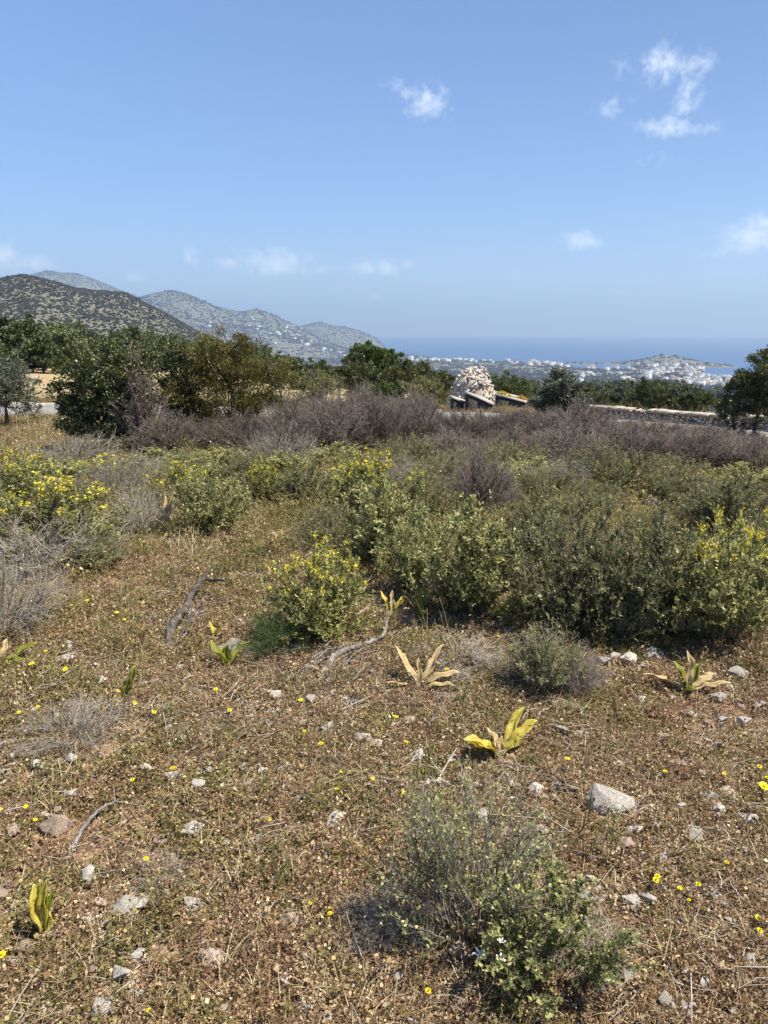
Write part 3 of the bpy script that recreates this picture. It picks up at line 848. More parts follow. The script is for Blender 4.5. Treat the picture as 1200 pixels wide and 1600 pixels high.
t = make_tree('olive_tree', 15, dome(np.random.default_rng(2), 1.5, .95, 9, base=.2), 'olive', 11000, (.075, .016), .4, .06, 20, .1)
t.location = spot(-6, 16.6); tag(t, 'silvery olive tree cut off by the left edge in front of the road', 'tree')
# middle
cl = [(0, 0, 2.15, 1.25, 1.1, .62), (-.85, 0, 1.95, .8, .8, .55), (.75, 0, 2.1, .75, .8, .5), (-.2, -.2, 2.55, .95, .9, .36), (1.25, 0, 2.2, .5, .5, .38), (0, -.2, 1.2, 1.1, .9, .7)]
t = make_tree('bright_tree', 16, cl, 'bright', 15000, (.13, .07), .8, .12, 24, .3)
t.location = spot(582, 41); tag(t, 'bright green tree with a broad rounded top rising above its dark neighbours near the middle', 'tree')
for (u, r_, H, Rr, sd, lab) in ((556, 38, 2.2, 1.3, 3, 'dark tree below and left of the bright green round tree'), (628, 38, 2.2, 1.2, 4, 'dark tree below and right of the bright green round tree'),
                               (662, 40, 2.4, 1.2, 5, 'dark bushy tree between the bright green round tree and the stone heap'), (700, 39, 2.1, 1.1, 6, 'dark tree with ragged top just left of the stone heap'),
                               (755, 33, 1.75, .7, 26, 'dark narrow tree standing directly behind the stone heap')):
    t = make_tree('evergreen_tree', 20 + sd, dome(np.random.default_rng(sd), H, Rr, 7, base=.3), 'carob', 8000, (.12, .06), .5, .1, 18, .5)
    t.location = spot(u, r_); tag(t, lab, 'tree')
t = make_tree('mastic_shrub', 31, dome(np.random.default_rng(8), .98, .78, 8, base=.25), 'bright', 12000, (.05, .026), .2, .05, 22, .4)
t.location = spot(592, 16.2); tag(t, 'low wide yellowish green shrub in front of the bright round tree', 'shrub')
t = make_tree('mastic_shrub', 32, dome(np.random.default_rng(9), 1.08, .57, 8, base=.25), 'olive_fine', 12000, (.05, .018), .2, .05, 22, .8)
t.location = spot(670, 16.0); tag(t, 'rounded grey green shrub left of the concrete walls', 'shrub')
t = make_tree('mastic_shrub', 33, dome(np.random.default_rng(10), 1.3, .66, 7, base=.3), 'olive_fine', 5200, (.05, .014), .2, .04, 30, .9, .010)
t.location = spot(497, 15.4); tag(t, 'thin grey olive shrub with see-through twigs right of the golden shrub', 'shrub')
# olives by the wall
for (u, r_, H, Rr, sd, lab) in ((884, 15.6, 1.2, .6, 41, 'olive tree in front of the left end of the dry stone wall'), (800, 25, 1.4, .95, 42, 'olive tree behind the yellow topped concrete bed'),
                               (842, 27, 1.35, .9, 43, 'small olive tree left of the one at the wall end'), (948, 26.5, 1.22, 1.0, 44, 'first olive tree from the left behind the dry stone wall'),
                               (984, 26, 1.28, 1.05, 45, 'second olive tree from the left behind the dry stone wall'), (1022, 25, 1.32, 1.05, 46, 'third olive tree from the left behind the dry stone wall'),
                               (1060, 25.5, 1.34, 1.0, 47, 'fourth olive tree from the left behind the dry stone wall'), (1096, 25, 1.1, .7, 48, 'rightmost and lowest olive tree behind the dry stone wall')):
    t = make_tree('olive_tree', 50 + sd, dome(np.random.default_rng(sd), H, Rr, 7, base=.35), 'olive' if sd % 2 else 'slope', 12000, (.085, .026), .4, .06, 20, .6)
    t.location = spot(u, r_); tag(t, lab, 'tree')
t = make_tree('carob_tree', 70, [(0, 0, .95, .6, .6, .38), (-.42, -.1, .75, .42, .42, .32), (-.6, 0, .6, .3, .3, .22), (.45, 0, .9, .5, .5, .38), (0, -.2, 1.3, .5, .45, .32), (.25, -.3, .72, .5, .4, .3), (.7, .1, 1.2, .5, .5, .4), (-.25, 0, 1.1, .4, .4, .3), (.05, -.1, 1.5, .4, .4, .25)], 'carob', 32000, (.042, .024), .5, .055, 30, .2)
t.location = spot(1200, 14.6); t.scale = (.95, .95, .93); tag(t, 'dark green tree with bare trunk cut off by the right edge beside the wall', 'tree')
t = make_bush('thorn_bush', 71, .55, .3, 26, 12, .008, 'carob', 900, (.03, .016), stem_mat='twig_purple', extra_twig=1)
t.location = spot(1166, 14.9); tag(t, 'small dark scrubby bush at the wall foot under the right hand tree', 'bush')

# trees of the slope on the left: four kinds of crown, copied
protos = []
for s_ in range(5):
    H = (3.0, 2.6, 3.4, 2.4, 3.0)[s_]; Rr = (1.7, 1.9, 1.8, 1.5, 2.2)[s_]
    protos.append(make_tree('slope_tree', 80 + s_, dome(np.random.default_rng(60 + s_), H, Rr, 7, base=.22), 'slope', 4200, (.22, .13), .4, .12, 12, .3))
K_slope = Kind(protos)
near_lab = {0: 'large dark tree at far left behind the silvery olive'}
slope = []
for (u, r_, s_) in ((18, 46, .95), (62, 44, .9), (105, 47, .85), (-30, 44, 1.0), (-70, 47, 1), (85, 55, .9), (140, 52, .8), (190, 50, .8), (235, 55, .75), (290, 52, .72), (330, 60, .7), (385, 52, .72), (420, 46, .62), (455, 44, .66), (495, 44, .6), (435, 58, .7), (520, 50, .6), (400, 70, .75), (470, 62, .65)):
    slope.append((u, r_, s_))
g_ = np.random.default_rng(17)
tries = 0
while len(slope) < 125 and tries < 4000:
    tries += 1
    u = g_.uniform(-160, 540); r_ = g_.uniform(62, 250) ** 1.0
    if r_ > 250 - (u > 300) * 90: continue
    x, y, z = at(u, r_)
    if fbm(np.array(x / 16.), np.array(y / 16.), 91, 3) < .42: continue
    if any((u - a) ** 2 * (r_ / 1184.) ** 2 + (r_ - b) ** 2 * .6 < 10.5 for a, b, _ in slope): continue
    slope.append((u, r_, g_.uniform(.55, 1.15)))
ORD = ('first', 'second', 'third', 'fourth', 'fifth', 'sixth', 'seventh', 'eighth', 'ninth', 'tenth', 'eleventh', 'twelfth', 'thirteenth', 'fourteenth', 'fifteenth', 'sixteenth', 'seventeenth', 'eighteenth', 'nineteenth', 'twentieth', 'twenty first', 'twenty second', 'twenty third', 'twenty fourth', 'twenty fifth', 'twenty sixth')
slope[:19] = sorted(slope[:19])
for q, (u, r_, s_) in enumerate(slope):
    x, y, z = at(u, r_)
    K_slope.place((x, y, z - .1), g_.uniform(0, 6.28), (s_ * g_.uniform(.9, 1.15), s_ * g_.uniform(.9, 1.15), s_), 'dark green bushy tree among the many that cover the slope at the left' if q >= 19 else ORD[q] + ' tree from the left in the front row of dark slope trees', 'tree', 'trees on the slope at the left')

# ------------------------------------------------------------------ instanced masses (stuff)
def proto_col(name, objs):
    c = bpy.data.collections.new(name)
    for o in objs: c.objects.link(o)
    return c

def proto(name, geo, mats):
    return bpy.data.objects.new(name, geo.mesh(name, mats))

def scatter(name, P, rot, scl, idx, col, label=None):
    me = bpy.data.meshes.new(name)
    me.vertices.add(len(P)); me.vertices.foreach_set('co', np.asarray(P, float).ravel())
    for nm, typ, dat in (('rot', 'FLOAT_VECTOR', rot), ('scl', 'FLOAT_VECTOR', scl), ('idx', 'INT', idx)):
        a = me.attributes.new(nm, typ, 'POINT')
        a.data.foreach_set('vector' if typ == 'FLOAT_VECTOR' else 'value', np.asarray(dat).ravel())
    o = bpy.data.objects.new(name, me); C.objects.link(o)
    ng = bpy.data.node_groups.new(name + '_nodes', 'GeometryNodeTree')
    ng.interface.new_socket('Geometry', in_out='INPUT', socket_type='NodeSocketGeometry')
    ng.interface.new_socket('Geometry', in_out='OUTPUT', socket_type='NodeSocketGeometry')
    gi, go = ng.nodes.new('NodeGroupInput'), ng.nodes.new('NodeGroupOutput')
    ci = ng.nodes.new('GeometryNodeCollectionInfo'); ci.inputs['Collection'].default_value = col
    ci.inputs['Separate Children'].default_value = True; ci.inputs['Reset Children'].default_value = True
    ip = ng.nodes.new('GeometryNodeInstanceOnPoints'); ip.inputs['Pick Instance'].default_value = True
    def na(nm, typ):
        x = ng.nodes.new('GeometryNodeInputNamedAttribute'); x.data_type = typ; x.inputs['Name'].default_value = nm; return x.outputs['Attribute']
    ng.links.new(gi.outputs[0], ip.inputs['Points']); ng.links.new(ci.outputs[0], ip.inputs['Instance'])
    ng.links.new(na('idx', 'INT'), ip.inputs['Instance Index'])
    ng.links.new(na('rot', 'FLOAT_VECTOR'), ip.inputs['Rotation']); ng.links.new(na('scl', 'FLOAT_VECTOR'), ip.inputs['Scale'])
    ng.links.new(ip.outputs[0], go.inputs[0])
    md = o.modifiers.new('scatter', 'NODES'); md.node_group = ng
    return tag(o, label, kind='stuff')

def sector(g_, dens, r0, r1, half=.70, bins=60):
    """points of a sector in front of the camera with density dens(r) per square metre"""
    X, Y = [], []
    e = np.geomspace(r0, r1, bins + 1)
    for a, b in zip(e[:-1], e[1:]):
        hw = half + .5 * max(0, 1 - a / 3.)
        n = g_.poisson(dens((a + b) / 2) * hw * (b * b - a * a))
        r_ = np.sqrt(g_.uniform(a * a, b * b, n)); t = g_.uniform(-hw, hw, n)
        X.append(r_ * np.sin(t)); Y.append(r_ * np.cos(t))
    return np.concatenate(X), np.concatenate(Y)

def blades(g_, n, rad, L, W, lean=.6, k_=4, tone=(0, 1)):
    a = g_.uniform(0, 6.28, n); q = rad * np.sqrt(g_.uniform(0, 1, n))
    p0 = np.stack([np.cos(a) * q, np.sin(a) * q, np.zeros(n)], 1)
    d = g_.uniform(0, 6.28, n); l = L * g_.uniform(.4, 1.2, n)
    ln = lean * g_.uniform(.2, 1.2, n)
    o = np.stack([np.cos(d) * np.sin(ln), np.sin(d) * np.sin(ln), np.cos(ln)], 1)
    p1 = p0 + o * l[:, None] * .55 + np.array([0, 0, .12]) * l[:, None]
    p2 = p0 + o * l[:, None]; p2[:, 2] -= l * .18 * ln * 1.5; p2[:, 2] = np.maximum(p2[:, 2], .004)
    B = beziers(p0, p1, p2, k_)
    S = np.stack([-np.sin(d + .4), np.cos(d + .4), np.zeros(n)], 1)[:, None, :]
    w_ = (W * g_.uniform(.6, 1.3, n))[:, None, None] * np.array([1, .9, .6, .12])[None, :k_, None] / 2
    V = np.stack([B - S * w_, B + S * w_], 2)       # n,k,2,3
    i = np.arange(n)[:, None] * k_ * 2; j = np.arange(k_ - 1)[None] * 2
    F = np.stack([i + j, i + j + 1, i + j + 3, i + j + 2], -1).reshape(-1, 4)
    return V.reshape(-1, 3), F, np.repeat(g_.uniform(*tone, n), k_ - 1)

def weed(g_, n_st, rad, hgt, n_leaf, ls, ratio=.6):
    """a patch of dried low weeds: thin stems, many tiny bracts and seed heads"""
    gg = Geo()
    a = g_.uniform(0, 6.28, n_st); q = rad * np.sqrt(g_.uniform(0, 1, n_st)); d = g_.uniform(0, 6.28, n_st); l = hgt * g_.uniform(.5, 1.3, n_st)
    p0 = np.stack([np.cos(a) * q, np.sin(a) * q, np.zeros(n_st) - .003], 1)
    p2 = p0 + np.stack([np.cos(d) * l * .8, np.sin(d) * l * .8, l * g_.uniform(.25, 1, n_st)], 1)
    p1 = (p0 + p2) / 2 + np.array([0, 0, 1]) * l[:, None] * .25
    B = beziers(p0, p1, p2, 4)
    V, F = tubes(B, taper(n_st, 4, .0011 * g_.uniform(.7, 1.4, n_st), .5), 3); gg.add(V, F, np.repeat(g_.uniform(.1, .75, n_st), 9))
    P, T = sample_on(g_, B, n_leaf, .1)
    P = P + g_.normal(size=P.shape) * ls * .6; P[:, 2] = np.maximum(P[:, 2], .001)
    D = unit(rdirs(g_, n_leaf) + np.array([0, 0, .35])); Sd = perp(D, g_)
    L = ls * np.exp(g_.normal(0, .4, n_leaf))
    V, F = leafquads(P, D, Sd, L, L * ratio * g_.uniform(.6, 1.3, n_leaf), .15)
    gg.add(V, F, np.clip(g_.beta(1.6, 2.2, n_leaf), 0, 1))
    return gg

# scrub of the hills and trees of the plain, too many and too far to tell apart
M['scrub'] = mat_leaf('scrub_leaf', [(0, (.066, .060, .042)), (.6, (.105, .098, .070)), (1, (.145, .135, .10))], 0, .8, .7)
protos = []
for k_ in range(4):
    n = 220; d = rdirs(g_, n); d[:, 2] = np.abs(d[:, 2]); P = d * (g_.uniform(.4, 1, n) ** .5)[:, None] * np.array([1, 1, .85])
    D = unit(rdirs(g_, n) + d); V, F = leafquads(P, D, perp(D, g_), np.full(n, .5), np.full(n, .4)); protos.append(proto('scrub_%d' % k_, Geo().add(V, F, g_.uniform(0, 1, n)), M['scrub']))
scol = proto_col('scrub_kinds', protos)
def wild(name, n, u0, u1, r0, r1, size, thr, fs, seed, cond=None):
    a = np.arctan((g_.uniform(u0, u1, n) - 600) / 1184.); r_ = np.sqrt(g_.uniform(r0 * r0, r1 * r1, n))
    X, Y = r_ * np.sin(a), r_ * np.cos(a); Z = height(X, Y)
    k_ = (fbm(X / fs, Y / fs, seed, 4) > thr) & (Z > SEA + 3)
    X, Y, Z = X[k_], Y[k_], Z[k_]; n = len(X)
    s = size * np.exp(g_.normal(0, .35, n))
    scatter(name, np.c_[X, Y, Z], np.c_[np.zeros((n, 2)), g_.uniform(0, 6.28, n)], np.c_[s, s, s * g_.uniform(.6, 1., n)], g_.integers(0, 4, n), scol)
wild('hill_scrub', 30000, -260, 420, 620, 1330, 1.0, .1, 18., 501)
wild('plain_woodland', 26000, 380, 1300, 420, 2400, 2.4, .40, 50., 502)
wild('shore_woodland', 26000, 200, 1300, 2300, 4950, 3.4, .40, 90., 503)
wild('slope_undergrowth', 5000, -260, 620, 40, 330, .42, .40, 14., 504)
wild('far_hill_scrub', 42000, -120, 620, 4300, 7300, 3.4, .3, 60., 505)

# ------------------------------------------------------------------ houses far below
def mat_facade(name, stops):
    """rendered wall; the dark window openings, a pixel or less each, are a pattern of the wall"""
    t = NT(name)
    c = t.n('ShaderNodeTexCoord').outputs['Object']
    sp = t.n('ShaderNodeSeparateXYZ'); t.l(c, sp.inputs[0])
    f = t.math('ADD', t.noise(.15, 4, .6, c), t.math('MULTIPLY', t.math('SUBTRACT', t.n('ShaderNodeObjectInfo').outputs['Random'], .5), .7))
    col = t.ramp(stops, f)
    h = t.math('FRACT', t.math('MULTIPLY', t.math('ADD', sp.outputs[0], sp.outputs[1]), 1 / 3.2))
    v = t.math('FRACT', t.math('MULTIPLY', sp.outputs[2], 1 / 3.1))
    win = t.math('MULTIPLY', t.math('MULTIPLY', t.math('GREATER_THAN', h, .3), t.math('LESS_THAN', h, .65)), t.math('MULTIPLY', t.math('GREATER_THAN', v, .33), t.math('LESS_THAN', v, .78)))
    p = t.n('ShaderNodeBsdfPrincipled', Roughness=.9); p.inputs['Specular IOR Level'].default_value = .2
    t.l(t.mix(win, col, (.05, .055, .065)), p.inputs['Base Color'])
    return t.finish(p.outputs[0])
M['white_wall'] = mat_facade('whitewash', [(.3, (.42, .405, .375)), (.7, (.70, .685, .65))])
M['cream_wall'] = mat_facade('cream_render', [(.3, (.30, .26, .21)), (.7, (.48, .42, .35))])
M['roof_tile'] = mat_surface('roof_tile', [(.3, (.28, .13, .08)), (.7, (.42, .21, .13))], .8, .9, 0)
BOXF = [(0, 3, 2, 1), (4, 5, 6, 7), (0, 1, 5, 4), (1, 2, 6, 5), (2, 3, 7, 6), (3, 0, 4, 7)]
def box(gg, x0, y0, z0, x1, y1, z1):
    gg.add([(x0, y0, z0), (x1, y0, z0), (x1, y1, z0), (x0, y1, z0), (x0, y0, z1), (x1, y0, z1), (x1, y1, z1), (x0, y1, z1)], BOXF)
def house(name, w_, d_, fl, mat, pitched, seed):
    g2 = np.random.default_rng(seed); root = empty(name); hh = 3.1 * fl
    gg = Geo(); box(gg, -w_ / 2, -d_ / 2, -4, w_ / 2, d_ / 2, hh)
    gg.obj('wall', M[mat], root)
    rf = Geo()
    if pitched:
        rf.add([(-w_ / 2 - .4, -d_ / 2 - .4, hh + .02), (w_ / 2 + .4, -d_ / 2 - .4, hh + .02), (w_ / 2 + .4, d_ / 2 + .4, hh + .02), (-w_ / 2 - .4, d_ / 2 + .4, hh + .02), (-w_ / 4, 0, hh + 2), (w_ / 4, 0, hh + 2)],
               [(0, 1, 5, 4), (2, 3, 4, 5)]); rf.add([(w_ / 2 + .4, -d_ / 2 - .4, hh + .02), (w_ / 2 + .4, d_ / 2 + .4, hh + .02), (w_ / 4, 0, hh + 2), (-w_ / 2 - .4, d_ / 2 + .4, hh + .02), (-w_ / 2 - .4, -d_ / 2 - .4, hh + .02), (-w_ / 4, 0, hh + 2)], [(0, 1, 2), (3, 4, 5)])
        rf.obj('roof', M['roof_tile'], root)
    else:
        for q in ((-w_ / 2, -d_ / 2, w_ / 2, -d_ / 2 + .3), (-w_ / 2, d_ / 2 - .3, w_ / 2, d_ / 2), (-w_ / 2, -d_ / 2 + .3, -w_ / 2 + .3, d_ / 2 - .3), (w_ / 2 - .3, -d_ / 2 + .3, w_ / 2, d_ / 2 - .3)):
            box(rf, q[0], q[1], hh + .01, q[2], q[3], hh + .9)
        box(rf, w_ * .05, -d_ * .2, hh + .01, w_ * .32, d_ * .25, hh + 2.5)
        rf.obj('roof_parapet', M[mat], root)
    return root
K_h = Kind([house('house', 12, 10, 2, 'white_wall', False, 1), house('house', 18, 12, 3, 'white_wall', False, 2), house('house', 10, 9, 2, 'cream_wall', True, 3), house('house', 22, 12, 2, 'white_wall', False, 4), house('house', 14, 11, 3, 'white_wall', False, 5)])
HOUSES = []
def hs(n, u0, u1, r0, r1, group, label, sc_=(.8, 1.3), clus=None):
    k_ = 0; tries = 0
    while k_ < n and tries < n * 30:
        tries += 1
        u, r_ = g_.uniform(u0, u1), g_.uniform(r0, r1)
        x, y, z = at(u, r_, True)
        if z < SEA + 1.5: continue
        if clus and fbm(np.array(x / clus[0]), np.array(y / clus[0]), 601, 3) < clus[1]: continue
        if any((x - a) ** 2 + (y - b) ** 2 < 17 ** 2 for a, b in HOUSES): continue
        HOUSES.append((x, y)); k_ += 1
        K_h.place((x, y, z), g_.uniform(0, 6.28), g_.uniform(*sc_), label, 'house', group)
hs(88, 1075, 1170, 1900, 3100, 'houses of the white town at the right', 'small pale house of the white town below the wall at far right', (.8, 1.35))
hs(62, 915, 1090, 2450, 3250, 'houses of the town by the bay', 'small white house of the town along the shore right of centre', (.9, 1.5), (160, .46))
hs(22, 800, 905, 3050, 3500, 'houses on the shore right of the stone heap', 'white house in the row along the shore above the olive tree', (1.1, 1.7))
hs(36, 640, 860, 3500, 3880, 'houses on the shore above the stone heap', 'white house in the thin row along the sea shore above the stone heap', (1.0, 1.6))
hs(26, 478, 615, 4150, 4800, 'houses at the foot of the bay left of the bright tree', 'white house by the blue bay left of the bright green tree', (1.0, 1.6))
hs(14, 442, 475, 4700, 5150, 'houses of the hill village', 'white house of the village on the far hillside above the bay', (.9, 1.3))
hs(14, 325, 420, 4550, 5000, 'houses scattered on the far hillside', 'white house scattered on the far hillside left of the village', (.8, 1.2))
hs(10, 400, 500, 4200, 4700, 'houses low on the far hillside', 'white house low on the coast below the hill village', (1.0, 1.5))
hs(18, 890, 1100, 2000, 2500, 'houses in the fields before the town', 'pale house among fields in front of the white town', (.9, 1.4))

# ------------------------------------------------------------------ shrubs of the field
def px_size(u, v):
    x, y, z = G(u, v); return math.sqrt(x * x + y * y + (CAMZ - z) ** 2) / FPX * math.hypot(1, math.hypot((u - 600) / FPX, (800 - v) / FPX)) ** -1 * 1.0

class Shrub(Kind):
    def __init__(s, cat, H, Rr, protos): super().__init__(protos); s.cat, s.H, s.R, s.hf = cat, H, Rr, 1.2
    def put(s, u, v, wpx, hpx, label, group=None, var=None, rz=None, back=.75):
        """u, v: middle of the foot as seen; wpx, hpx: spread and height in photo pixels"""
        x, y, z = G(u, v); d = math.sqrt(x * x + y * y + (CAMZ - z) ** 2)
        d *= math.cos(math.atan2(v - 800, FPX)) 
        sx = wpx / 2 * d / FPX / s.R
        r0 = s.R * sx * back; q = math.hypot(x, y)
        x, y = x + x / q * r0, y + y / q * r0; z = float(height(x, y, False))
        d2 = math.sqrt(x * x + y * y + (CAMZ - z) ** 2)
        dep = math.atan2(CAMZ - z, math.hypot(x, y))
        h = max(hpx * d2 / FPX - 2 * r0 * math.sin(dep) * .55, hpx * d2 / FPX * .4) / math.cos(dep) * s.hf
        return s.place((x, y, z - .005), g5.uniform(0, 6.28) if rz is None else rz, (sx, sx, h / s.H), label, s.cat, group, var)
g5 = np.random.default_rng(55)

def sage(seed, fl, mat='sage', n=10000, leaf=(.024, .012), **kw):
    return make_bush('sage_bush', seed, .5, .36, 62, 13, .003, mat, n, leaf, 'stem_brown', fl, .029, sub_len=.36, start=.2, dome=1.0, **kw)
K_sage = Shrub('shrub', .5, .36, [sage(401, 0), sage(402, 0), sage(403, 0)])
K_flower = Shrub('shrub', .5, .36, [sage(411, 52, 'sage_yellow', 9000), sage(412, 70, 'sage_yellow', 9000), sage(413, 45, 'sage', 9500)])
K_fine = Shrub('shrub', .45, .5, [make_bush('broom_bush', 421 + k_, .45, .5, 90, 14, .003, 'olive_fine', 15000, (.020, .008), 'stem_brown', 0, sub_len=.28, extra_twig=1, start=.2, dome=1.0) for k_ in range(2)])
K_dark = Shrub('shrub', .55, .45, [make_bush('cistus_bush', 431 + k_, .55, .45, 85, 13, .0035, 'grey_dark', 14000, (.025, .011), 'stem_brown', 0, sub_len=.32, extra_twig=1, start=.2, dome=1.0) for k_ in range(2)])
K_purple = Shrub('shrub', .6, .6, [make_bush('thorny_burnet', 441 + k_, .6, .6, 110, 16, .006, None, stem_mat='twig_purple', extra_twig=4, sub_len=.32, start=.25, dome=1.0) for k_ in range(3)])
K_grey = Shrub('brushwood', .4, .5, [make_bush('dry_brush', 451 + k_, .4, .5, 60, 12, .0042, None, stem_mat='twig_grey', extra_twig=3, sub_len=.5, up=.1, start=.2) for k_ in range(3)])
K_cush = Shrub('shrub', .28, .22, [make_bush('cushion_bush', 461 + k_, .28, .22, 110, 14, .0022, 'cushion', 12000, (.013, .0042), 'twig_grey', 0, sub_len=.28, extra_twig=1) for k_ in range(2)])
K_feather = Shrub('herb', .25, .25, [make_bush('fennel_plant', 471, .25, .25, 45, 14, .0015, 'feather', 6500, (.022, .0018), 'feather', 0, sub_len=.5, up=.3)])
# front row, left to right
K_flower.put(95, 893, 230, 108, 'broad yellow flowering shrub with grey twiggy foot near the left edge', back=.9)
K_grey.put(62, 915, 240, 74, 'tangle of pale grey dead twigs in front of the left yellow flowering shrub')
K_cush.put(150, 898, 100, 52, 'dark grey green low bush at the right foot of the left yellow shrub')
K_grey.put(8, 1015, 190, 95, 'grey heap of dead twigs cut off by the left edge, nearest of the twig heaps')
K_flower.put(495, 1012, 185, 126, 'small upright yellow flowering shrub standing alone in front of the others', var=1, back=.6)
K_feather.put(432, 1040, 130, 62, 'bright green feathery herb at the left foot of the lone yellow flowering shrub')
K_sage.put(745, 992, 215, 158, 'leafy pale green shrub in the middle of the front row, behind the dry strap leaves', back=.7)
K_sage.put(655, 945, 130, 120, 'small leafy shrub half behind the middle pale green one, with orange ground at its foot')
K_dark.put(885, 1000, 225, 165, 'tall dark grey green shrub at the centre of the big shrub clump', back=.6)
K_dark.put(1000, 1012, 220, 158, 'dark green shrub between the tallest grey one and the yellow flecked one', back=.6)
K_cush.put(985, 1015, 90, 70, 'low blue green herb at the shaded foot of the big shrub clump')
K_flower.put(1115, 1030, 195, 160, 'yellow flecked green shrub at the right end of the big shrub clump', var=2, back=.65)
K_sage.put(1165, 985, 130, 120, 'sparse green shrub cut by the right edge behind the yellow flecked one')
K_cush.put(848, 1102, 130, 92, 'round grey green cushion bush alone on the stony ground', back=.8)
K_grey.put(905, 1100, 85, 60, 'pale grey dead twigs on the right side of the round cushion bush')
K_grey.put(720, 1068, 170, 48, 'flat mat of dark grey dead twigs left of the round cushion bush')
# second row
K_fine.hf = .85; K_dark.hf = .95; K_sage.hf = 1.0
K_sage.put(600, 905, 160, 140, 'grey green leafy shrub left of the middle pale green one')
K_fine.put(520, 870, 150, 90, 'sparse olive shrub left of the second row above the lone yellow shrub')
K_flower.put(590, 840, 180, 105, 'green shrub topped with yellow flower heads in the middle of the second row', var=0)
K_fine.put(660, 830, 150, 100, 'fine twigged olive shrub right of the yellow topped one in the second row')
K_purple.put(745, 815, 130, 95, 'dark bare twiggy bush in the second row above the pale green shrub')
K_dark.put(835, 880, 130, 105, 'grey leaved shrub rising behind the middle of the big shrub clump')
K_fine.put(905, 828, 150, 60, 'olive shrub behind the tall dark shrub of the clump')
K_fine.put(1020, 842, 110, 45, 'low yellowish olive shrub at the gap above the big shrub clump')
K_sage.put(330, 842, 135, 105, 'rounded green leafy shrub with dark foot in the middle of the left field')
K_flower.put(412, 795, 80, 62, 'small bright yellow flowering shrub right of the rounded green one', var=1)
K_flower.put(285, 800, 120, 60, 'yellowish shrub behind the rounded green one in the left field', var=0)
K_grey.put(225, 842, 105, 60, 'grey twiggy bush left of the rounded green leafy shrub')
K_grey.put(180, 790, 110, 50, 'low silvery dead brush behind the left yellow flowering shrub')
K_flower.put(40, 800, 120, 70, 'yellow dotted bush at the left edge behind the broad yellow shrub', var=2)
K_flower.put(170, 770, 130, 45, 'flat patch of yellow flowered bush below the dark tree', var=0)
K_fine.put(950, 785, 180, 95, 'dense low olive green shrub in front of the brown bushes on the right')
K_dark.put(1140, 858, 155, 105, 'dark brownish green shrub by the right edge behind the clump')
K_fine.put(1185, 880, 90, 70, 'small green shrub cut off by the right edge above the clump')
# third row: grey and purple brown bushes and the green ones before them
K_fine.put(700, 770, 170, 70, 'olive shrub in the third row left of the dark bare twiggy bush')
K_fine.put(800, 755, 170, 70, 'olive shrub in the third row below the stone heap')
K_sage.put(340, 752, 110, 50, 'light green shrub in front of the brown bushes under the golden shrub')
K_sage.put(450, 765, 120, 55, 'dull green shrub left of the yellow topped shrub in the third row')
K_grey.put(440, 745, 130, 60, 'grey leafless bush in the third row under the golden shrub right end')
K_sage.put(250, 745, 140, 40, 'green weedy shrub below the olive green tree')
K_grey.put(120, 735, 150, 42, 'grey dry brush along the field edge left of the dark tree foot')
K_fine.put(70, 760, 150, 45, 'low green shrub on the field edge at left')
K_fine.put(560, 755, 120, 50, 'low olive shrub behind the yellow topped shrub')
K_purple.hf = .95
row = [(265, 722, 135, 75), (370, 722, 144, 78), (455, 712, 108, 94), (520, 722, 135, 106), (590, 715, 126, 100), (650, 705, 117, 90), (712, 712, 117, 72), (790, 700, 126, 58), (850, 715, 135, 66), (905, 705, 135, 78), (975, 715, 135, 46), (1045, 735, 135, 50), (1110, 715, 135, 46), (1175, 735, 126, 46), (1250, 730, 135, 46), (560, 690, 117, 88), (640, 678, 108, 69), (820, 685, 108, 49), (940, 685, 135, 35), (1020, 690, 126, 35), (1085, 688, 99, 25), (745, 688, 90, 46), (500, 690, 99, 75), (1150, 695, 90, 23), (700, 738, 130, 66), (880, 745, 140, 85), (1075, 748, 150, 70), (985, 742, 140, 72), (1180, 752, 140, 66), (800, 735, 130, 66)]
row.sort()
for nm, sel in (('front', [q for q in row if q[1] >= 701]), ('back', [q for q in row if q[1] < 701])):
    for q, (u, v, w_, h_) in enumerate(sel):
        K_purple.put(u, v, w_, h_, ORD[q] + ' purplish brown leafless bush from the left in the ' + nm + ' row before the road', 'dry brown bushes before the road')
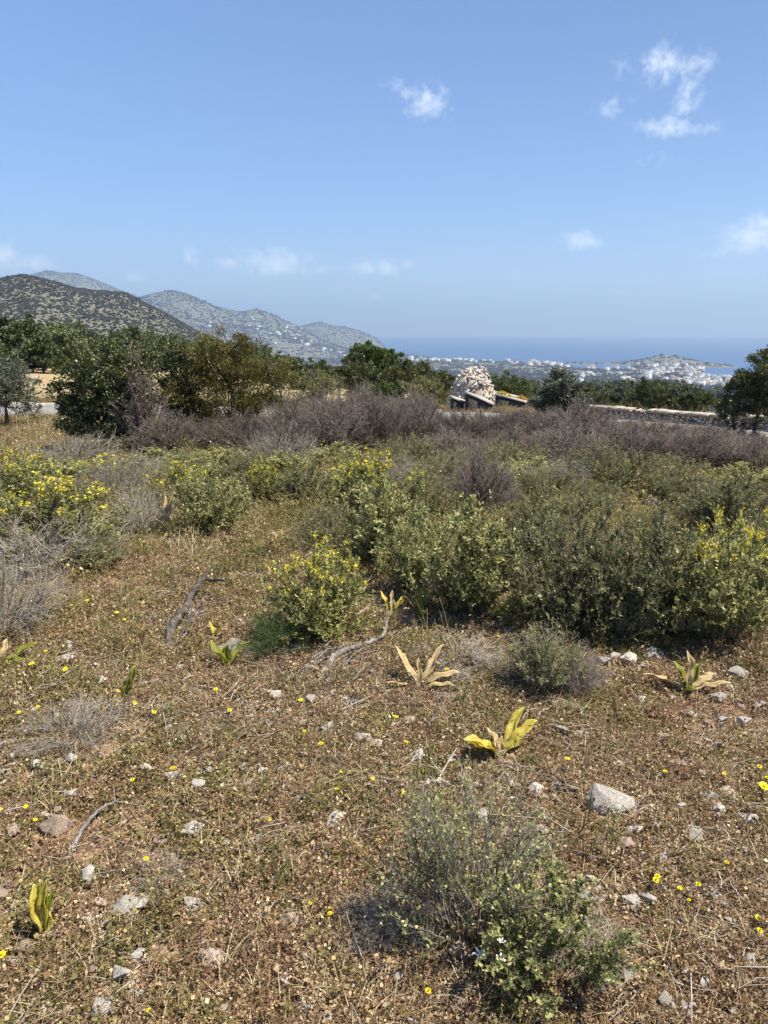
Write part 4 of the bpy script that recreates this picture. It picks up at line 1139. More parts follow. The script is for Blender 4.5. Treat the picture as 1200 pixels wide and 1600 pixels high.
# more of the low cover that fills the band between the clump and the brown bushes
K_fine.hf = 1.05; K_sage.hf = 1.05; K_dark.hf = 1.0
for K_, u, v, w_, h_, lab in ((K_dark, 1060, 800, 120, 60, 'dark olive mound right of the bare gap among the shrubs'), (K_fine, 860, 800, 150, 62, 'rounded olive mound in the third row left of the bare gap'),
        (K_sage, 770, 790, 120, 62, 'grey green mound right of the dark bare twiggy bush'), (K_fine, 640, 745, 140, 58, 'fine olive mound against the brown bushes below the stone heap left side'),
        (K_sage, 560, 790, 110, 60, 'pale green bush left of the yellow topped shrub top'), (K_dark, 480, 800, 120, 70, 'dull grey green bush between the yellow shrubs of the second row'),
        (K_sage, 830, 768, 120, 50, 'pale sage mound behind the rounded olive mound'), (K_fine, 1040, 768, 140, 50, 'wide low olive mound against the brown bushes at right'),
        (K_sage, 1180, 790, 110, 55, 'pale green bush at the right edge behind the dark brownish one'), (K_fine, 390, 765, 130, 52, 'low olive mound behind the rounded green leafy shrub'),
        (K_dark, 300, 765, 120, 48, 'dark green mound in the left field under the dead bush'), (K_sage, 120, 775, 120, 48, 'pale green mound behind the broad yellow shrub'),
        (K_grey, 205, 765, 120, 44, 'grey leafless mound in the left field below the dark tree'), (K_fine, 730, 758, 130, 52, 'olive mound before the middle of the brown bushes'),
        (K_dark, 930, 768, 110, 46, 'dark mound behind the dense low olive green shrub'), (K_grey, 610, 770, 100, 46, 'grey dry mound among the olive shrubs of the third row'),
        (K_fine, 1110, 830, 120, 60, 'olive mound beside the dark brownish green shrub'), (K_sage, 520, 745, 110, 48, 'small pale green mound under the brown bushes left of centre'),
        (K_fine, 930, 815, 130, 56, 'olive mound behind the middle of the big shrub clump'), (K_grey, 870, 780, 110, 50, 'grey brown dry mound left of the dense low olive green shrub')):
    K_.put(u, v, w_, h_, lab)
# the low shrub nearest the camera
g_ = np.random.default_rng(77)
near = make_bush('germander_bush', 500, .42, .32, 70, 12, .0026, 'sage', 4200, (.015, .009), 'twig_grey', 0, sub_len=.46, up=.5, spread=.3, dome=1.0, extra_twig=1, lo=.25)
x, y, z = G(745, 1500); near.location = (x, y + .10, z); near.scale = (.80, .74, 1.02)
tag(near, 'sparse grey green bush with thin upright stems nearest the camera', 'shrub')
near2 = make_bush('germander_bush', 501, .26, .2, 34, 10, .002, 'sage', 5000, (.012, .009), 'stem_brown', 0, sub_len=.4, up=.4, spread=.3, lo=.2)
x, y, z = G(850, 1520); near2.location = (x, y, z)
tag(near2, 'small leafy light green bush at the right foot of the nearest grey bush', 'shrub')
for k_, (u, v, w_, h_, lab) in enumerate(((905, 1545, 180, 50, 'pale dry brush lying right of the nearest bush foot'), (600, 1500, 150, 60, 'dark low twigs left of the nearest bush foot'), (120, 1180, 170, 55, 'low grey dead twigs on the ground at left'), (260, 1400, 130, 26, 'thin grey twig mat near the two pale stones at lower left'))):
    K_grey.put(u, v, w_, h_, lab)
for K_ in (K_sage, K_flower, K_fine, K_dark, K_purple, K_grey, K_cush, K_feather, K_slope, K_heap, K_h): K_.done()

# ------------------------------------------------------------------ stones of the field
K_st = [stone_kind('stone', (601 + k_,), M['stone_brown'] if k_ in (5, 6) else M['stone'], flat=(.6, .5, .75, .55, .65, .5, .6)[k_], cuts=(14, 12, 11, 10, 14, 12, 13)[k_]) for k_ in range(7)]
BIG = Kind([bpy.data.objects.new('stone', stone_mesh('stone', 650, M['stone'], rough=.05, pts=[(-1, -.4, -.3), (-.9, .5, -.3), (1, .4, -.3), (.9, -.5, -.3), (0, -.7, -.3), (-.66, .2, .78), (-.55, -.05, .66), (.1, .25, .5), (.85, .25, .3), (.95, -.2, .14), (.2, -.6, .2), (-.75, -.5, .18), (-1.05, -.1, .1)]))]); C.objects.link(BIG.p[0])
STONES = [(958, 1272, 78, 'largest angular grey stone on the right side of the foreground', 3), (995, 1310, 34, 'pale broken stone just below the largest angular one', 2), (1086, 1316, 36, 'grey stone with a dark shaded front right of the largest angular one', 0),
          (1166, 1290, 42, 'pale stone with a dark twig across it near the right edge', 1), (1097, 1216, 20, 'small white stone above the grey one near the right edge', 2), (838, 1241, 30, 'grey stone beside the patch of red earth', 0),
          (1142, 1248, 30, 'brownish stone near the right edge beside the brightest yellow flower', 5), (868, 1219, 20, 'small tan stone above the patch of red earth', 5), (1058, 1201, 28, 'flat pale stone half buried above the largest angular one', 1),
          (1040, 1162, 26, 'flat tan stone on the right below the dry strap leaves', 5), (388, 1129, 22, 'small rounded white stone among twigs left of centre', 2), (419, 1139, 22, 'white stone right of the small rounded white one', 2), (423, 1093, 34, 'whitish stone left of the grey twig pile', 1),
          (427, 1119, 26, 'pale stone between the twig pile and the rounded white stone', 0), (366, 1022, 44, 'pale stone behind the green yellow leaf rosette', 0), (300, 1306, 40, 'rounded pale stone left of centre in the lower half', 0), (253, 1321, 34, 'tan stone left of the rounded pale stone in the lower half', 5),
          (366, 1376, 36, 'flat grey stone in the lower half left of centre', 1), (194, 1428, 46, 'grey domed stone near the leaf rosette at lower left', 0), (291, 1424, 44, 'whitest flat stone with a dark hole at lower left', 1), (171, 1472, 40, 'tall wedge shaped grey stone below the domed one at lower left', 3),
          (186, 1540, 42, 'grey white stone at lower left below the wedge shaped one', 2), (152, 1588, 52, 'pale flat stone at the bottom edge on the left', 1), (262, 1222, 34, 'low pale stone by a yellow flower left of centre', 1), (304, 1233, 32, 'white flat stone right of the low pale one by the yellow flower', 1),
          (288, 1156, 26, 'round tan stone above the two flat ones left of centre', 5), (321, 1190, 26, 'low tan stone below the round one left of centre', 5), (88, 1303, 46, 'flat buff stone on the left beside the curved stick', 6), (455, 1452, 40, 'brown stone in the lower middle', 6),
          (335, 1510, 42, 'reddish brown stone at lower left right of the grey ones', 6), (525, 1290, 40, 'grey white stone half hidden by weeds in the middle', 0), (622, 1384, 34, 'dark grey stone inside the nearest bush', 0), (934, 1404, 36, 'white split stone right of the nearest bush', 3),
          (984, 1424, 46, 'low grey stone right of the white split stone', 1), (905, 1396, 34, 'grey stone behind the white split stone', 0), (930, 1462, 22, 'small white stone in the edge of the nearest bush', 2), (1136, 1451, 12, 'tiny white pebble like stone at lower right', 2),
          (562, 1162, 36, 'white grey stone left of the big yellow leaves', 1), (690, 968, 30, 'pale stone at the foot of the middle pale green shrub', 1), (505, 945, 18, 'small white stone behind the lone yellow shrub', 2), (640, 1060, 20, 'small white stone beside the tan strap leaves', 2),
          (1155, 1060, 34, 'pale stone by the tan leaf rosette at right', 0), (1110, 1062, 24, 'flat pale stone below the yellow flecked shrub', 1), (980, 1042, 42, 'pale stone in the row below the big shrub clump', 1), (1022, 1030, 36, 'rounded pale stone right of its neighbour below the big shrub clump', 0),
          (945, 1040, 26, 'small pale stone right of the cushion bush', 2), (1120, 1098, 34, 'wide flat stone on the red earth at right', 1), (1085, 1120, 26, 'pale angular stone on the red earth at right', 3), (1065, 1180, 20, 'small grey stone left of the flat half buried one', 2), (1165, 1135, 24, 'pale stone by the right edge on the red earth', 2),
          (1130, 1130, 20, 'small white stone left of its neighbour by the right edge', 2), (1180, 1150, 20, 'small tan stone at the right edge on the red earth', 5), (905, 1155, 26, 'low grey stone below the cushion bush', 1), (1000, 1100, 24, 'small pale stone below the row at the big shrub clump', 2), (790, 1018, 26, 'white bone like stone left of the cushion bush', 3),
          (262, 855, 30, 'pale stone under the dry stalk in the left field', 1), (1015, 795, 40, 'pale stone in the bare gap among the shrubs at right', 1), (100, 1035, 26, 'pale stone in the weeds at left', 1), (110, 1250, 24, 'small whitish stone on the left above the curved stick', 2), (330, 1340, 22, 'small tan stone below the rounded pale one', 5)]
g_ = np.random.default_rng(31)
CLEAR = []
for (u, v, w_, lab, k_) in STONES:
    x, y, z = G(u, v); d = math.sqrt(x * x + y * y + (CAMZ - z) ** 2) * math.cos(math.atan2(v - 800, FPX))
    s = w_ / 2 * d / FPX * (1.22 if w_ != 78 else 1.0)
    CLEAR.append((x, y + s * .1, s * .7))
    o = (BIG if w_ == 78 else K_st[k_]).place((x, y + s * .3, z + s * .15), g_.uniform(-.6, .6), (s, s * g_.uniform(.8, 1.05), s * g_.uniform(.85, 1.2)), lab, 'stone')
    o.rotation_euler = (g_.uniform(-.2, .25), g_.uniform(-.2, .2), o.rotation_euler[2]) if w_ != 78 else (0, 0, -.15)
k_ = 0
while k_ < 260:
    u, v = g_.uniform(0, 1200), g_.uniform(1015, 1595)
    x, y, z = G(u, v)
    if fbm(np.array(x * 1.1), np.array(y * 1.1), 405, 4) < .5 and g_.uniform() > .35: continue
    s = g_.uniform(.013, .022) * (1.7 if g_.uniform() < .3 else 1)
    o = K_st[int(g_.integers(0, 7))].place((x, y, z + s * .6), g_.uniform(0, 6.28), (s * g_.uniform(1, 1.5), s, s * g_.uniform(.7, 1.1)), 'small pale stone lying among the dry weeds', 'stone', 'small stones among the weeds')
    o.rotation_euler = (g_.uniform(-.3, .3), g_.uniform(-.3, .3), o.rotation_euler[2]); k_ += 1
for K_ in K_st: K_.done()

# ------------------------------------------------------------------ strap-leaved squills
def strap(L, W, lean, az, mat, tw=0, curl=.5, wav=.1, tip_brown=True, seed=0):
    g2 = np.random.default_rng(seed); n, m = 15, 5
    t = np.linspace(0, 1, n)
    th = lean + curl * t ** 1.5
    ds = L / (n - 1)
    rad = np.concatenate([[0], np.cumsum(np.sin(th[:-1]) * ds)]); zz = np.concatenate([[0], np.cumsum(np.cos(th[:-1]) * ds)])
    zz = np.maximum(zz, .006 + .01 * t)
    prof = W * np.interp(t, [0, .12, .45, .8, .95, 1], [.45, .6, 1, .75, .3, .04]) * (1 + .22 * (vnoise(t * 9 + seed, t * 0 + 3, 5) - .5))
    d = np.array([math.cos(az), math.sin(az), 0]); s = np.array([-math.sin(az), math.cos(az), 0])
    c = np.outer(rad, d) + np.outer(zz, [0, 0, 1])
    c += np.outer(wav * W * np.sin(t * 9 + g2.uniform(0, 6)), s)
    N_ = np.outer(-np.cos(th), d) + np.outer(np.sin(th), [0, 0, 1])
    V = []
    for q in np.linspace(-1, 1, m):
        ph = tw * t
        o_ = (s[None] * np.cos(ph)[:, None] + N_ * np.sin(ph)[:, None]) * (q * prof / 2)[:, None]
        V.append(c + o_ + N_ * (abs(q) * prof * .34 + .16 * prof * np.sin(t * 17 + q * 2 + seed) * q * (q * q))[:, None])
    V = np.stack(V, 1)
    i = np.arange(n - 1)[:, None] * m; j = np.arange(m - 1)[None]
    F = np.stack([i + j, i + j + 1, i + j + m + 1, i + j + m], -1).reshape(-1, 4)
    tone = np.repeat(np.interp(t[:-1], [0, .15, .7, .88, 1], [.75, .6, .35, .5, 1.0 if tip_brown else .5]), m - 1) + g2.normal(0, .07, (n - 1) * (m - 1))
    return V.reshape(-1, 3), F, np.clip(tone, 0, 1)

def squill(u, v, leaves, label, cat='leaf rosette'):
    """leaves: (length px, width px, lean, azimuth, material, curl, twist)"""
    x, y, z = G(u, v); d = math.sqrt(x * x + y * y + (CAMZ - z) ** 2) * math.cos(math.atan2(v - 800, FPX)); k_ = d / FPX
    root = empty('squill_plant', (x, y, z))
    for q, (L, W, lean, az, mat, curl, tw) in enumerate(leaves):
        V, F, A = strap(L * k_, W * k_, lean, az, mat, tw, curl, .12, seed=int(u) + q)
        o = Geo().add(V, F, A).obj('leaf', M[mat], root, smooth=True)
        sm = o.modifiers.new('thickness', 'SOLIDIFY'); sm.thickness = .0012
    return tag(root, label, cat)
Y_, G_, D_ = 'squill_yellow', 'squill_green', 'squill_dry'
squill(782, 1188, [(85, 24, .85, .45, Y_, .25, .2), (95, 20, .85, .95, Y_, .2, -.3), (60, 34, .9, 2.9, Y_, .9, .5), (75, 20, .7, 3.35, Y_, .8, -.2), (52, 16, .5, 2.1, D_, .6, .6), (40, 18, 1.1, 5.2, D_, .7, 1.2), (36, 12, .35, 1.4, D_, .3, .3)], 'sprawling rosette of big yellow and orange leaves in the middle of the foreground')
squill(655, 1078, [(80, 13, .75, 2.3, D_, .2, .3), (85, 15, .85, .9, D_, .1, -.3), (70, 13, .95, .1, D_, .7, .6), (60, 12, 1.15, -.4, D_, .35, .2), (50, 10, .2, 1.6, D_, .2, .4), (60, 9, 1.2, 3.3, D_, .3, .3)], 'dry tan rosette of narrow curled leaves left of the round cushion bush')
squill(1075, 1082, [(62, 16, .1, 1.8, D_, .2, .5), (48, 16, .45, 2.3, G_, .5, .2), (45, 15, .5, .7, G_, .4, -.2), (50, 14, 1.0, .3, D_, .3, .4), (70, 13, 1.15, 2.9, D_, .3, .3), (60, 12, 1.1, -.3, D_, .25, .3), (30, 13, .8, 4.6, G_, .4, 0)], 'tan and green rosette of leaves below the yellow flecked shrub')
squill(355, 1044, [(52, 16, .75, 2.5, G_, .25, .2), (38, 13, .1, 1.5, G_, .1, .2), (52, 17, .75, .65, G_, .3, -.2), (40, 12, .4, 3.9, G_, .5, .1)], 'small green yellow rosette of three leaves in front of a pale stone')
squill(337, 1003, [(34, 8, .5, 2.2, Y_, .4, .5), (34, 8, .3, .9, Y_, .3, -.4), (28, 7, .5, .2, D_, .6, .3)], 'little orange yellow dry leaf tuft above the small green rosette')
squill(198, 1097, [(55, 15, .35, .95, G_, .15, .4), (40, 13, .25, 1.2, G_, .25, -.2), (28, 9, .9, 2.7, Y_, .4, .2), (22, 8, 1.0, 3.2, Y_, .5, .2)], 'green leaf tuft with a red tip left of centre')
squill(70, 1466, [(82, 25, .25, 2.45, Y_, .1, .0), (90, 15, .12, 1.3, Y_, .15, .2), (86, 15, .2, 1.75, G_, .15, .1), (72, 12, .36, 1.3, G_, .25, -.2), (50, 9, .5, 2.9, D_, .6, .3)], 'upright yellow and green leaf tuft at lower left')
squill(2, 1042, [(55, 13, 1.05, .5, G_, .1, .3), (48, 12, 1.2, -.2, G_, .3, .2), (40, 10, .5, 1.5, D_, .4, .2)], 'green leaf rosette cut off by the left edge')
squill(656, 975, [(58, 9, .12, 1.3, G_, .15, .2), (52, 8, .18, 2.2, G_, .2, .3), (46, 8, .25, .7, G_, .2, .1), (40, 7, .3, 2.9, G_, .4, .2)], 'tuft of upright green blades in front of the middle shrubs')
squill(612, 968, [(50, 10, .5, 2.2, Y_, .5, .4), (44, 9, .6, .8, Y_, .5, .5), (46, 8, .3, 1.5, D_, .4, .2), (34, 8, .9, .2, D_, .5, .3)], 'orange and yellow leaf litter tuft at the dark gap between middle shrubs')
squill(494, 806, [(34, 9, .8, 2.6, G_, .3, .2), (34, 9, .8, .6, G_, .3, .2), (24, 8, .4, 1.5, Y_, .3, .2)], 'pale yellow green rosette among shrubs above the lone yellow shrub')
squill(1010, 785, [(38, 10, .9, .4, G_, .2, .2), (34, 9, .6, 1.2, G_, .3, .2), (36, 9, .9, 2.7, Y_, .3, .2), (30, 8, .3, 1.8, G_, .3, .2)], 'yellow green rosette in the gap right of the dense olive shrub')
squill(1110, 768, [(36, 9, .4, 1.0, G_, .3, .2), (36, 9, .5, 2.1, G_, .3, .2), (30, 8, .9, .4, Y_, .3, .2), (30, 8, .9, 2.8, G_, .3, .2)], 'green rosette in front of the brown bushes near the right edge')
squill(1155, 758, [(36, 9, .4, 1.1, G_, .3, .2), (34, 9, .5, 2.2, G_, .3, .2), (28, 8, .9, .3, G_, .3, .2)], 'second green rosette before the brown bushes, closest to the right edge')
squill(880, 775, [(34, 8, .4, 1.2, G_, .3, .2), (34, 8, .4, 2.0, G_, .3, .2), (28, 8, .8, .4, G_, .3, .2)], 'dark green rosette at the left foot of the dense olive shrub')
squill(263, 838, [(70, 8, .2, 1.1, D_, .2, .3), (62, 7, .25, 1.9, D_, .3, .3), (50, 7, .6, .4, D_, .3, .3), (40, 8, .6, 2.7, D_, .5, .3)], 'whitish dry leaf tuft standing left of the rounded green shrub')

# ------------------------------------------------------------------ dead branches
M['dark_wood'] = mat_surface('dark_wood', [(.3, (.03, .026, .022)), (.55, (.10, .088, .075)), (.75, (.30, .27, .24))], 26., .9, .7, 60, 6)
def branch(name, mainpts, r0, sides, label, mat='driftwood', cat='branch', k_=26):
    """mainpts and side branches given as (u, v, height above ground)"""
    def path(pts):
        P = np.array([np.array(G(u, v)) + np.array([0, 0, h]) for u, v, h in pts])
        t = np.linspace(0, 1, len(P)); T = np.linspace(0, 1, k_)
        return np.stack([np.interp(T, t, P[:, c_]) for c_ in range(3)], 1)
    g2 = np.random.default_rng(len(label))
    root = empty(name, G(*mainpts[0][:2])); L0 = np.array(root.location)
    def one(pts, r_, nm):
        P = path(pts); P[1:-1] = (P[:-2] + 2 * P[1:-1] + P[2:]) / 4; P[1:-1] += g2.normal(size=P[1:-1].shape) * r_ * .4
        V, F = tubes((P - L0)[None], (1.55 * r_ * np.linspace(1, .35, k_) * (1 + .25 * (g2.uniform(size=k_) - .5)))[None], 8)
        n = len(V)
        Geo().add(V, F).add(V[:8], [tuple(range(7, -1, -1))]).add(V[-8:], [tuple(range(8))]).obj(nm, M[mat], root, smooth=True)
    one(mainpts, r0 * (1.6 if name == 'dead_branch' else 1.25), 'stem')
    for s_, r_ in sides: one(s_, r_, 'side_branch')
    return tag(root, label, cat)
branch('dead_branch', [(262, 1016, .0), (268, 992, .05), (288, 975, .07), (302, 950, .10), (320, 935, .13), (353, 936, .12)], .011,
       [([(285, 992, .01), (300, 975, .04), (318, 950, .06), (335, 942, .05), (352, 944, .03)], .006), ([(262, 1016, 0), (280, 1008, .02), (292, 985, .05)], .006), ([(275, 1014, 0), (290, 1000, .03), (300, 968, .08)], .006), ([(283, 1000, .0), (296, 985, .03), (312, 966, .05), (330, 955, .03)], .007), ([(262, 1018, 0), (264, 1000, .06), (260, 990, .09)], .007), ([(318, 938, .13), (330, 930, .17), (344, 931, .18)], .005), ([(300, 1010, 0), (303, 990, .03), (318, 972, .04)], .004), ([(340, 946, .04), (372, 950, .02), (402, 958, .02)], .0022)],
       'crooked dead branch with dark and pale bark lying left of the lone yellow shrub', 'dark_wood')
branch('twig_pile', [(498, 1062, .0), (525, 1030, .03), (570, 1018, .04), (600, 1008, .05), (607, 988, .09)], .010,
       [([(470, 1075, 0), (500, 1040, .03), (545, 1022, .02)], .004), ([(482, 1085, 0), (520, 1045, .03), (560, 1020, .03)], .0035), ([(495, 1090, 0), (520, 1062, .03), (548, 1030, .03)], .0035), ([(475, 1055, 0), (510, 1030, .05), (560, 1014, .04)], .003),
        ([(440, 1030, .02), (470, 1080, .02), (520, 1115, .01)], .003), ([(545, 1128, .0), (548, 1105, .02), (560, 1090, .03)], .005), ([(405, 1108, .0), (450, 1105, .01), (500, 1100, .01), (525, 1115, .01)], .0025), ([(560, 1060, 0), (566, 1035, .04), (600, 1015, .03)], .003)] + [([(a_, b_, .004), (a_ + .5 * c_, b_ - .5 * d_ - 3, .02 + .02 * e_), (a_ + c_, b_ - d_, .01 + .03 * e_)], .0022 + .0012 * e_) for a_, b_, c_, d_, e_ in zip(g_.uniform(462, 560, 26), g_.uniform(1040, 1092, 26), g_.uniform(15, 62, 26), g_.uniform(4, 48, 26), g_.uniform(0, 1, 26))],
       'pile of grey dead twigs with one thick end before the lone yellow shrub', 'driftwood', 'twig pile')
branch('curved_stick', [(107, 1340, .005), (125, 1312, .02), (150, 1284, .035), (182, 1266, .035), (222, 1264, .01)], .0042, [([(180, 1266, .035), (180, 1250, .06)], .002)], 'thin pale curved stick lying on the ground at lower left', 'driftwood', 'stick')
branch('stick', [(0, 1170, .01), (20, 1167, .02), (32, 1163, .01)], .006, [], 'short grey stick at the left edge', 'driftwood', 'stick')
branch('stick', [(755, 1082, .01), (775, 1072, .03), (785, 1064, .04)], .004, [], 'short pale stick poking out left of the cushion bush', 'driftwood', 'stick')
branch('stick', [(660, 1170, .0), (672, 1140, .03), (690, 1112, .05)], .005, [], 'dark broken stick above the big yellow leaves', 'dark_wood', 'stick')
branch('stick', [(1158, 1310, .0), (1166, 1290, .03), (1175, 1278, .05)], .0025, [], 'thin dark twig standing across the pale stone at right', 'dark_wood', 'stick')
branch('stick', [(665, 975, .0), (685, 966, .02), (708, 960, .02)], .007, [], 'pale bone like stick at the foot of the middle shrubs', 'driftwood', 'stick')

# ------------------------------------------------------------------ yellow flowers and one white one
def daisy(seed, n_pet=18, R_=.0125, h=.06, mat='flower_bright', w_=.0042, rows=2):
    g2 = np.random.default_rng(seed); root = empty('yellow_flower' if mat == 'flower_bright' else 'white_flower')
    gg = Geo()
    P0 = np.array([[0, 0, -.01]]); P2 = np.array([[g2.normal() * .008, g2.normal() * .008, h]]); B = beziers(P0, (P0 + P2) / 2 + g2.normal(size=(1, 3)) * .006, P2, 5)
    V, F = tubes(B, np.full((1, 5), .0012), 5); gg.add(V, F, .5); gg.obj('stem', M['grass_green'], root)
    hd = Geo(); n = n_pet * rows
    a = np.arange(n) / n_pet * 2 * np.pi + np.repeat(np.arange(rows), n_pet) * .17 + g2.normal(size=n) * .06
    el = np.repeat(np.linspace(.25, .75, rows), n_pet) if mat == 'flower_bright' else np.full(n, .35)
    D = np.stack([np.cos(a) * np.cos(el), np.sin(a) * np.cos(el), np.sin(el)], 1); S_ = np.stack([-np.sin(a), np.cos(a), 0 * a], 1)
    L = R_ * np.repeat(np.linspace(1, .62, rows), n_pet) * g2.uniform(.85, 1.1, n)
    V, F = leafquads(np.repeat(P2, n, 0), D, S_, L, np.full(n, w_), -.08, .62); hd.add(V, F, g2.uniform(.3, 1, n))
    if mat == 'flower_bright':
        m = 30; D = unit(rdirs(g2, m) + np.array([0, 0, 1.1])); V, F = leafquads(np.repeat(P2, m, 0), D, perp(D, g2), np.full(m, R_ * .5), np.full(m, .0022)); hd.add(V, F, g2.uniform(.0, .5, m))
    hd.obj('flower_head', M[mat], root)
    return root
K_fl = Kind([daisy(1), daisy(2, 16, .0118, .045), daisy(3, 20, .0135, .075)])
FL = [(1183, 1238, 22), (240, 1118, 12), (275, 1222, 12), (213, 1232, 12), (105, 1048, 13), (52, 1046, 13), (77, 1033, 9), (140, 942, 10), (91, 958, 9), (113, 958, 9), (195, 974, 8), (180, 964, 8), (337, 1092, 11), (362, 1117, 11), (35, 1122, 9), (65, 1118, 10), (470, 1102, 13),
      (500, 1181, 10), (480, 1155, 8), (530, 1218, 8), (625, 1252, 11), (580, 1230, 10), (530, 1245, 10), (628, 1182, 9), (620, 1133, 9), (612, 1128, 8), (628, 1029, 10), (697, 1062, 10), (425, 1287, 11), (228, 1358, 11), (5, 1520, 20), (240, 1584, 12), (667, 1558, 13), (522, 1456, 13),
      (514, 1430, 8), (1003, 1388, 13), (1025, 1391, 13), (1058, 1398, 13), (1083, 1397, 10), (1081, 1430, 9), (1174, 1440, 14), (1157, 1467, 12), (885, 1200, 12), (1037, 1214, 10), (8, 1275, 13), (45, 1273, 11), (55, 1293, 10), (1172, 1213, 9), (1190, 1232, 9), (775, 1000, 8), (800, 998, 8), (935, 993, 9), (915, 992, 9), (975, 1002, 8), (210, 1108, 9), (182, 1110, 9), (480, 1430, 8), (1130, 1222, 9), (1128, 1360, 10), (775, 1290, 10), (865, 1395, 9)]
for q, (u, v, w_) in enumerate(FL):
    x, y, z = G(u, v + w_ * .5); d = math.sqrt(x * x + y * y + (CAMZ - z) ** 2) * math.cos(math.atan2(v - 800, FPX))
    s = w_ / 2 * d / FPX / .0125 * .72
    lab, gp = 'small yellow daisy like flower on a thin stem among the dry weeds', 'small yellow flowers among the weeds'
    if q == 0: lab, gp = 'brightest and largest yellow flower, near the right edge', None
    if q == 30: lab, gp = 'yellow flower cut off by the left edge near the bottom', None
    if q == 32: lab, gp = 'yellow flower below the nearest bush at the bottom', None
    o = K_fl.place((x, y, z), g5.uniform(0, 6.28), (s, s, g5.uniform(.75, 1.15)), lab, 'flower', gp)
    o.rotation_euler = (g5.uniform(-.05, .35), g5.uniform(-.25, .25), 0)
K_wf = Kind([daisy(9, 6, .020, .2, 'flower_white', .0075, 1), daisy(10, 6, .016, .2, 'flower_white', .006, 1)])
for q, (u, v, lab) in enumerate(((754, 1484, 'white star shaped flower in the nearest bush, leftmost of three'), (777, 1487, 'white half open star flower right of the fully open one in the nearest bush'), (770, 1470, 'smallest white flower above the other two in the nearest bush'))):
    d = ray(u, v); d = d / np.linalg.norm(d); t_ = 1.52 / math.hypot(d[0], d[1]); P = np.array([0, 0, CAMZ]) + d * t_
    zz = float(height(P[0], P[1], False))
    o = K_wf.place((float(P[0]), float(P[1]), zz), q * 1.3, (1.0 if q < 2 else .65, 1.0 if q < 2 else .65, (P[2] - zz) / .2), lab, 'flower')
    o.rotation_euler = (.12, .05 * q, q * .5)

# ------------------------------------------------------------------ the low dry growth of the field
g_ = np.random.default_rng(1234)
protos = []
for k_ in range(5): protos.append(proto('dry_weed_%d' % k_, weed(g_, 34, .055, .042, 230, .0062, .75), M['weed']))
for k_ in range(3): protos.append(proto('olive_weed_%d' % k_, weed(g_, 30, .055, .046, 210, .007, .8), M['weed_olive']))
for k_ in range(3):
    gg = Geo(); V, F, A = blades(g_, 18, .05, .09, .0019, 1.1); gg.add(V, F, A); protos.append(proto('straw_tuft_%d' % k_, gg, M['straw']))
gg = Geo(); V, F, A = blades(g_, 30, .05, .11, .0035, .7); gg.add(V, F, A); protos.append(proto('green_tuft', gg, M['grass_green']))
for k_ in range(2):                                                     # fallen twigs
    n = 12; p0 = np.c_[g_.uniform(-.06, .06, (n, 2)), g_.uniform(.004, .02, n)]; D = unit(np.c_[g_.normal(size=(n, 2)), g_.normal(size=n) * .18])
    L = g_.uniform(.04, .16, n)[:, None]; p2 = p0 + D * L; p2[:, 2] = np.maximum(p2[:, 2], .004)
    V, F = tubes(beziers(p0, (p0 + p2) / 2 + g_.normal(size=(n, 3)) * .012, p2, 4), taper(n, 4, .0016 * g_.uniform(.6, 1.5, n), .5), 3)
    protos.append(proto('twig_litter_%d' % k_, Geo().add(V, F, np.repeat(g_.uniform(0, 1, n), 9)), M['twig_grey']))
for k_ in range(2): protos.append(proto('tall_weed_%d' % k_, weed(g_, 26, .07, .17, 190, .013, .5), M['weed_olive']))
for k_ in range(2):
    gg = Geo(); V, F, A = blades(g_, 20, .07, .22, .0022, .7); gg.add(V, F, A); protos.append(proto('tall_straw_%d' % k_, gg, M['straw']))
NAMES = [p.name for p in protos]       # the collection is read in name order
order = {n: i for i, n in enumerate(sorted(NAMES))}
def ids(prefix): return np.array([order[n] for n in NAMES if n.startswith(prefix)])
X, Y = sector(g_, lambda r_: 1150 if r_ < 3 else 1150 * (3 / r_) ** 1.55, .9, 24)
road_d = np.min(np.stack([np.hypot(X - px, Y - py) for px, py in np.stack([np.interp(np.linspace(0, 1, 200), np.linspace(0, 1, len(ROAD)), ROAD_A[:, c_]) for c_ in (0, 1)], 1)]), 0)
k_ = road_d > 1.35; X, Y = X[k_], Y[k_]
bare = fbm(X * .9, Y * .9, 401, 4); pa = fbm(X * 1.3, Y * 1.3, 402, 3); pb_ = fbm(X * .45 + 9, Y * .45, 403, 3)
r_ = np.hypot(X, Y)
for (u_, v_, w_) in ((1120, 1125, .42), (885, 1265, .16), (930, 1280, .12), (620, 960, .25), (1010, 790, .5), (320, 1480, .2)):   # patches of open red earth
    ex, ey, _ = G(u_, v_); bare = np.maximum(bare, .55 + .2 * np.exp(-((X - ex) ** 2 + (Y - ey) ** 2) / w_ ** 2))
k_ = g_.uniform(size=len(X)) > sstep(.56, .72, bare) * .6 * (1 - sstep(7, 12, r_)); X, Y, bare, pa, pb_, r_ = (q[k_] for q in (X, Y, bare, pa, pb_, r_))
for (sx, sy, sr) in CLEAR:                                             # nothing grows through a stone
    k_ = (X - sx) ** 2 + (Y - sy) ** 2 > (sr * g_.uniform(.75, 1.05, len(X))) ** 2
    X, Y, bare, pa, pb_, r_ = (q[k_] for q in (X, Y, bare, pa, pb_, r_))
n = len(X)
u_ = g_.uniform(size=n)
idx = g_.choice(ids('dry_weed'), n)
mid_ = sstep(3.6, 6.0, r_)
w_ol = .08 + .28 * sstep(.5, .64, pa) + .12 * mid_
idx = np.where(u_ < w_ol, g_.choice(ids('olive_weed'), n), idx)
u2 = g_.uniform(size=n)
idx = np.where(u2 < .09 + .14 * sstep(.5, .62, pb_) + .12 * mid_, g_.choice(ids('straw_tuft'), n), idx)
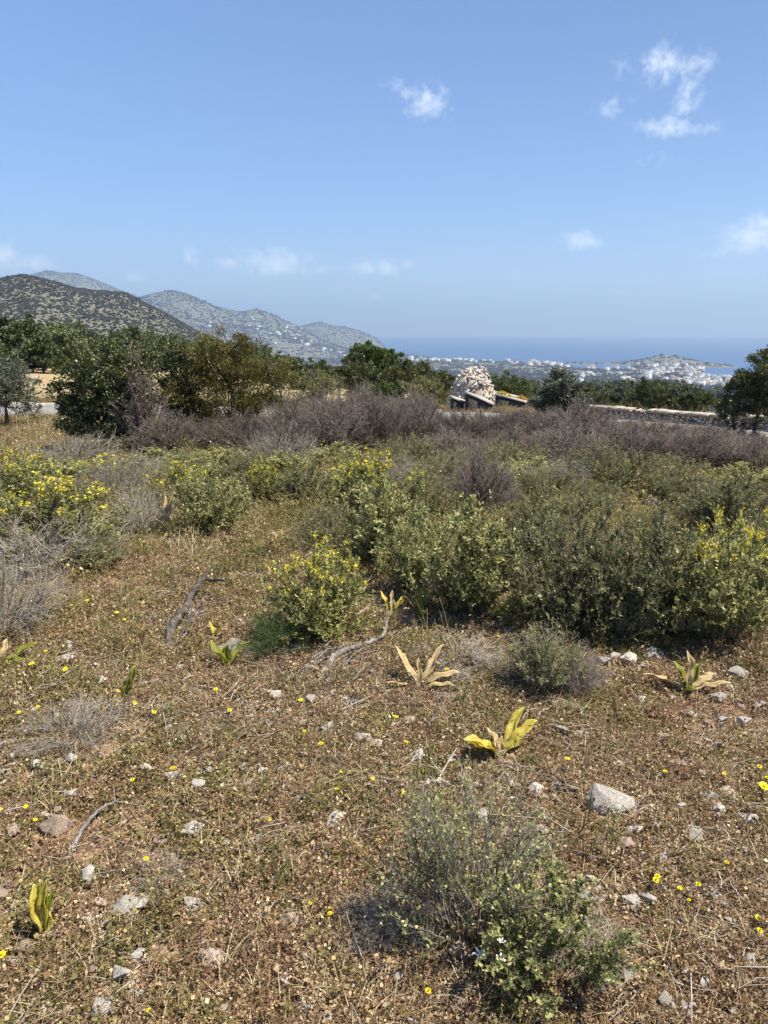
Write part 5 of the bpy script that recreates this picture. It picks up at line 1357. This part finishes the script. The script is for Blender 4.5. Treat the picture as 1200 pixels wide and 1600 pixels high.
idx = np.where((u2 > .992 - .02 * mid_), ids('green_tuft')[0], idx)
idx = np.where((u2 > .90 - .07 * np.exp(-((X - .1) ** 2 + (Y - 3.2) ** 2) / .5)) & (u2 < .94), g_.choice(ids('twig_litter'), n), idx)
u3 = g_.uniform(size=n)
idx = np.where(u3 < .05 * mid_ * (1 - sstep(9, 13, r_)) + .004 * (r_ > 3.2), g_.choice(ids('tall_weed'), n), idx)
idx = np.where(u3 > 1 - .010 * mid_, g_.choice(ids('tall_straw'), n), idx)
s = np.clip((r_ / 3.) ** .5, 1, 2.2) * g_.uniform(.65, 1.35, n)
Z = height(X, Y, False)
scatter('ground_cover', np.c_[X, Y, Z], np.c_[g_.normal(0, .12, n), g_.normal(0, .12, n), g_.uniform(0, 6.28, n)], np.c_[s, s, s * g_.uniform(.5, 1.0, n)], idx, proto_col('ground_cover_plants', protos))

# pebbles
protos = [bpy.data.objects.new('pebble_%d' % k_, stone_mesh('pebble_%d' % k_, 300 + k_, M['stone'] if k_ < 4 else M['stone_brown'], n=2, cuts=7)) for k_ in range(6)]
X, Y = sector(g_, lambda r_: 700 if r_ < 3 else 700 * (3 / r_) ** 1.4, .9, 9)
cl_ = fbm(X * 1.1, Y * 1.1, 405, 4)
k_ = g_.uniform(size=len(X)) < sstep(.36, .62, cl_); X, Y = X[k_], Y[k_]; n = len(X)
s = np.minimum(.0085 * np.exp(g_.normal(0, .5, n)), .026)
scatter('pebbles', np.c_[X, Y, height(X, Y, False) + s * .5 + .010], np.c_[g_.normal(0, .4, n), g_.normal(0, .4, n), g_.uniform(0, 6.28, n)], np.c_[s * 1.25, s, s], g_.integers(0, 6, n), proto_col('pebble_kinds', protos))


# ------------------------------------------------------------------ the air between here and the far shore
HZ = (1.35e-4, (.44, .60, .82))
g = Geo()
z0, z1, e = SEA - 30, 640., 20600.
V = [(-e, -e, z0), (e, -e, z0), (e, e, z0), (-e, e, z0), (-e, -e, z1), (e, -e, z1), (e, e, z1), (-e, e, z1)]
g.add(V, [(0, 3, 2, 1), (4, 5, 6, 7), (0, 1, 5, 4), (1, 2, 6, 5), (2, 3, 7, 6), (3, 0, 4, 7)])
hm, ht = new_mat('haze_air')
ho = ht.nodes.new('ShaderNodeOutputMaterial'); hv = ht.nodes.new('ShaderNodeVolumePrincipled')
hv.inputs['Density'].default_value = HZ[0]; hv.inputs['Color'].default_value = (*HZ[1], 1); hv.inputs['Anisotropy'].default_value = .2
ht.links.new(hv.outputs[0], ho.inputs['Volume'])
tag(g.obj('haze', hm), kind='stuff')
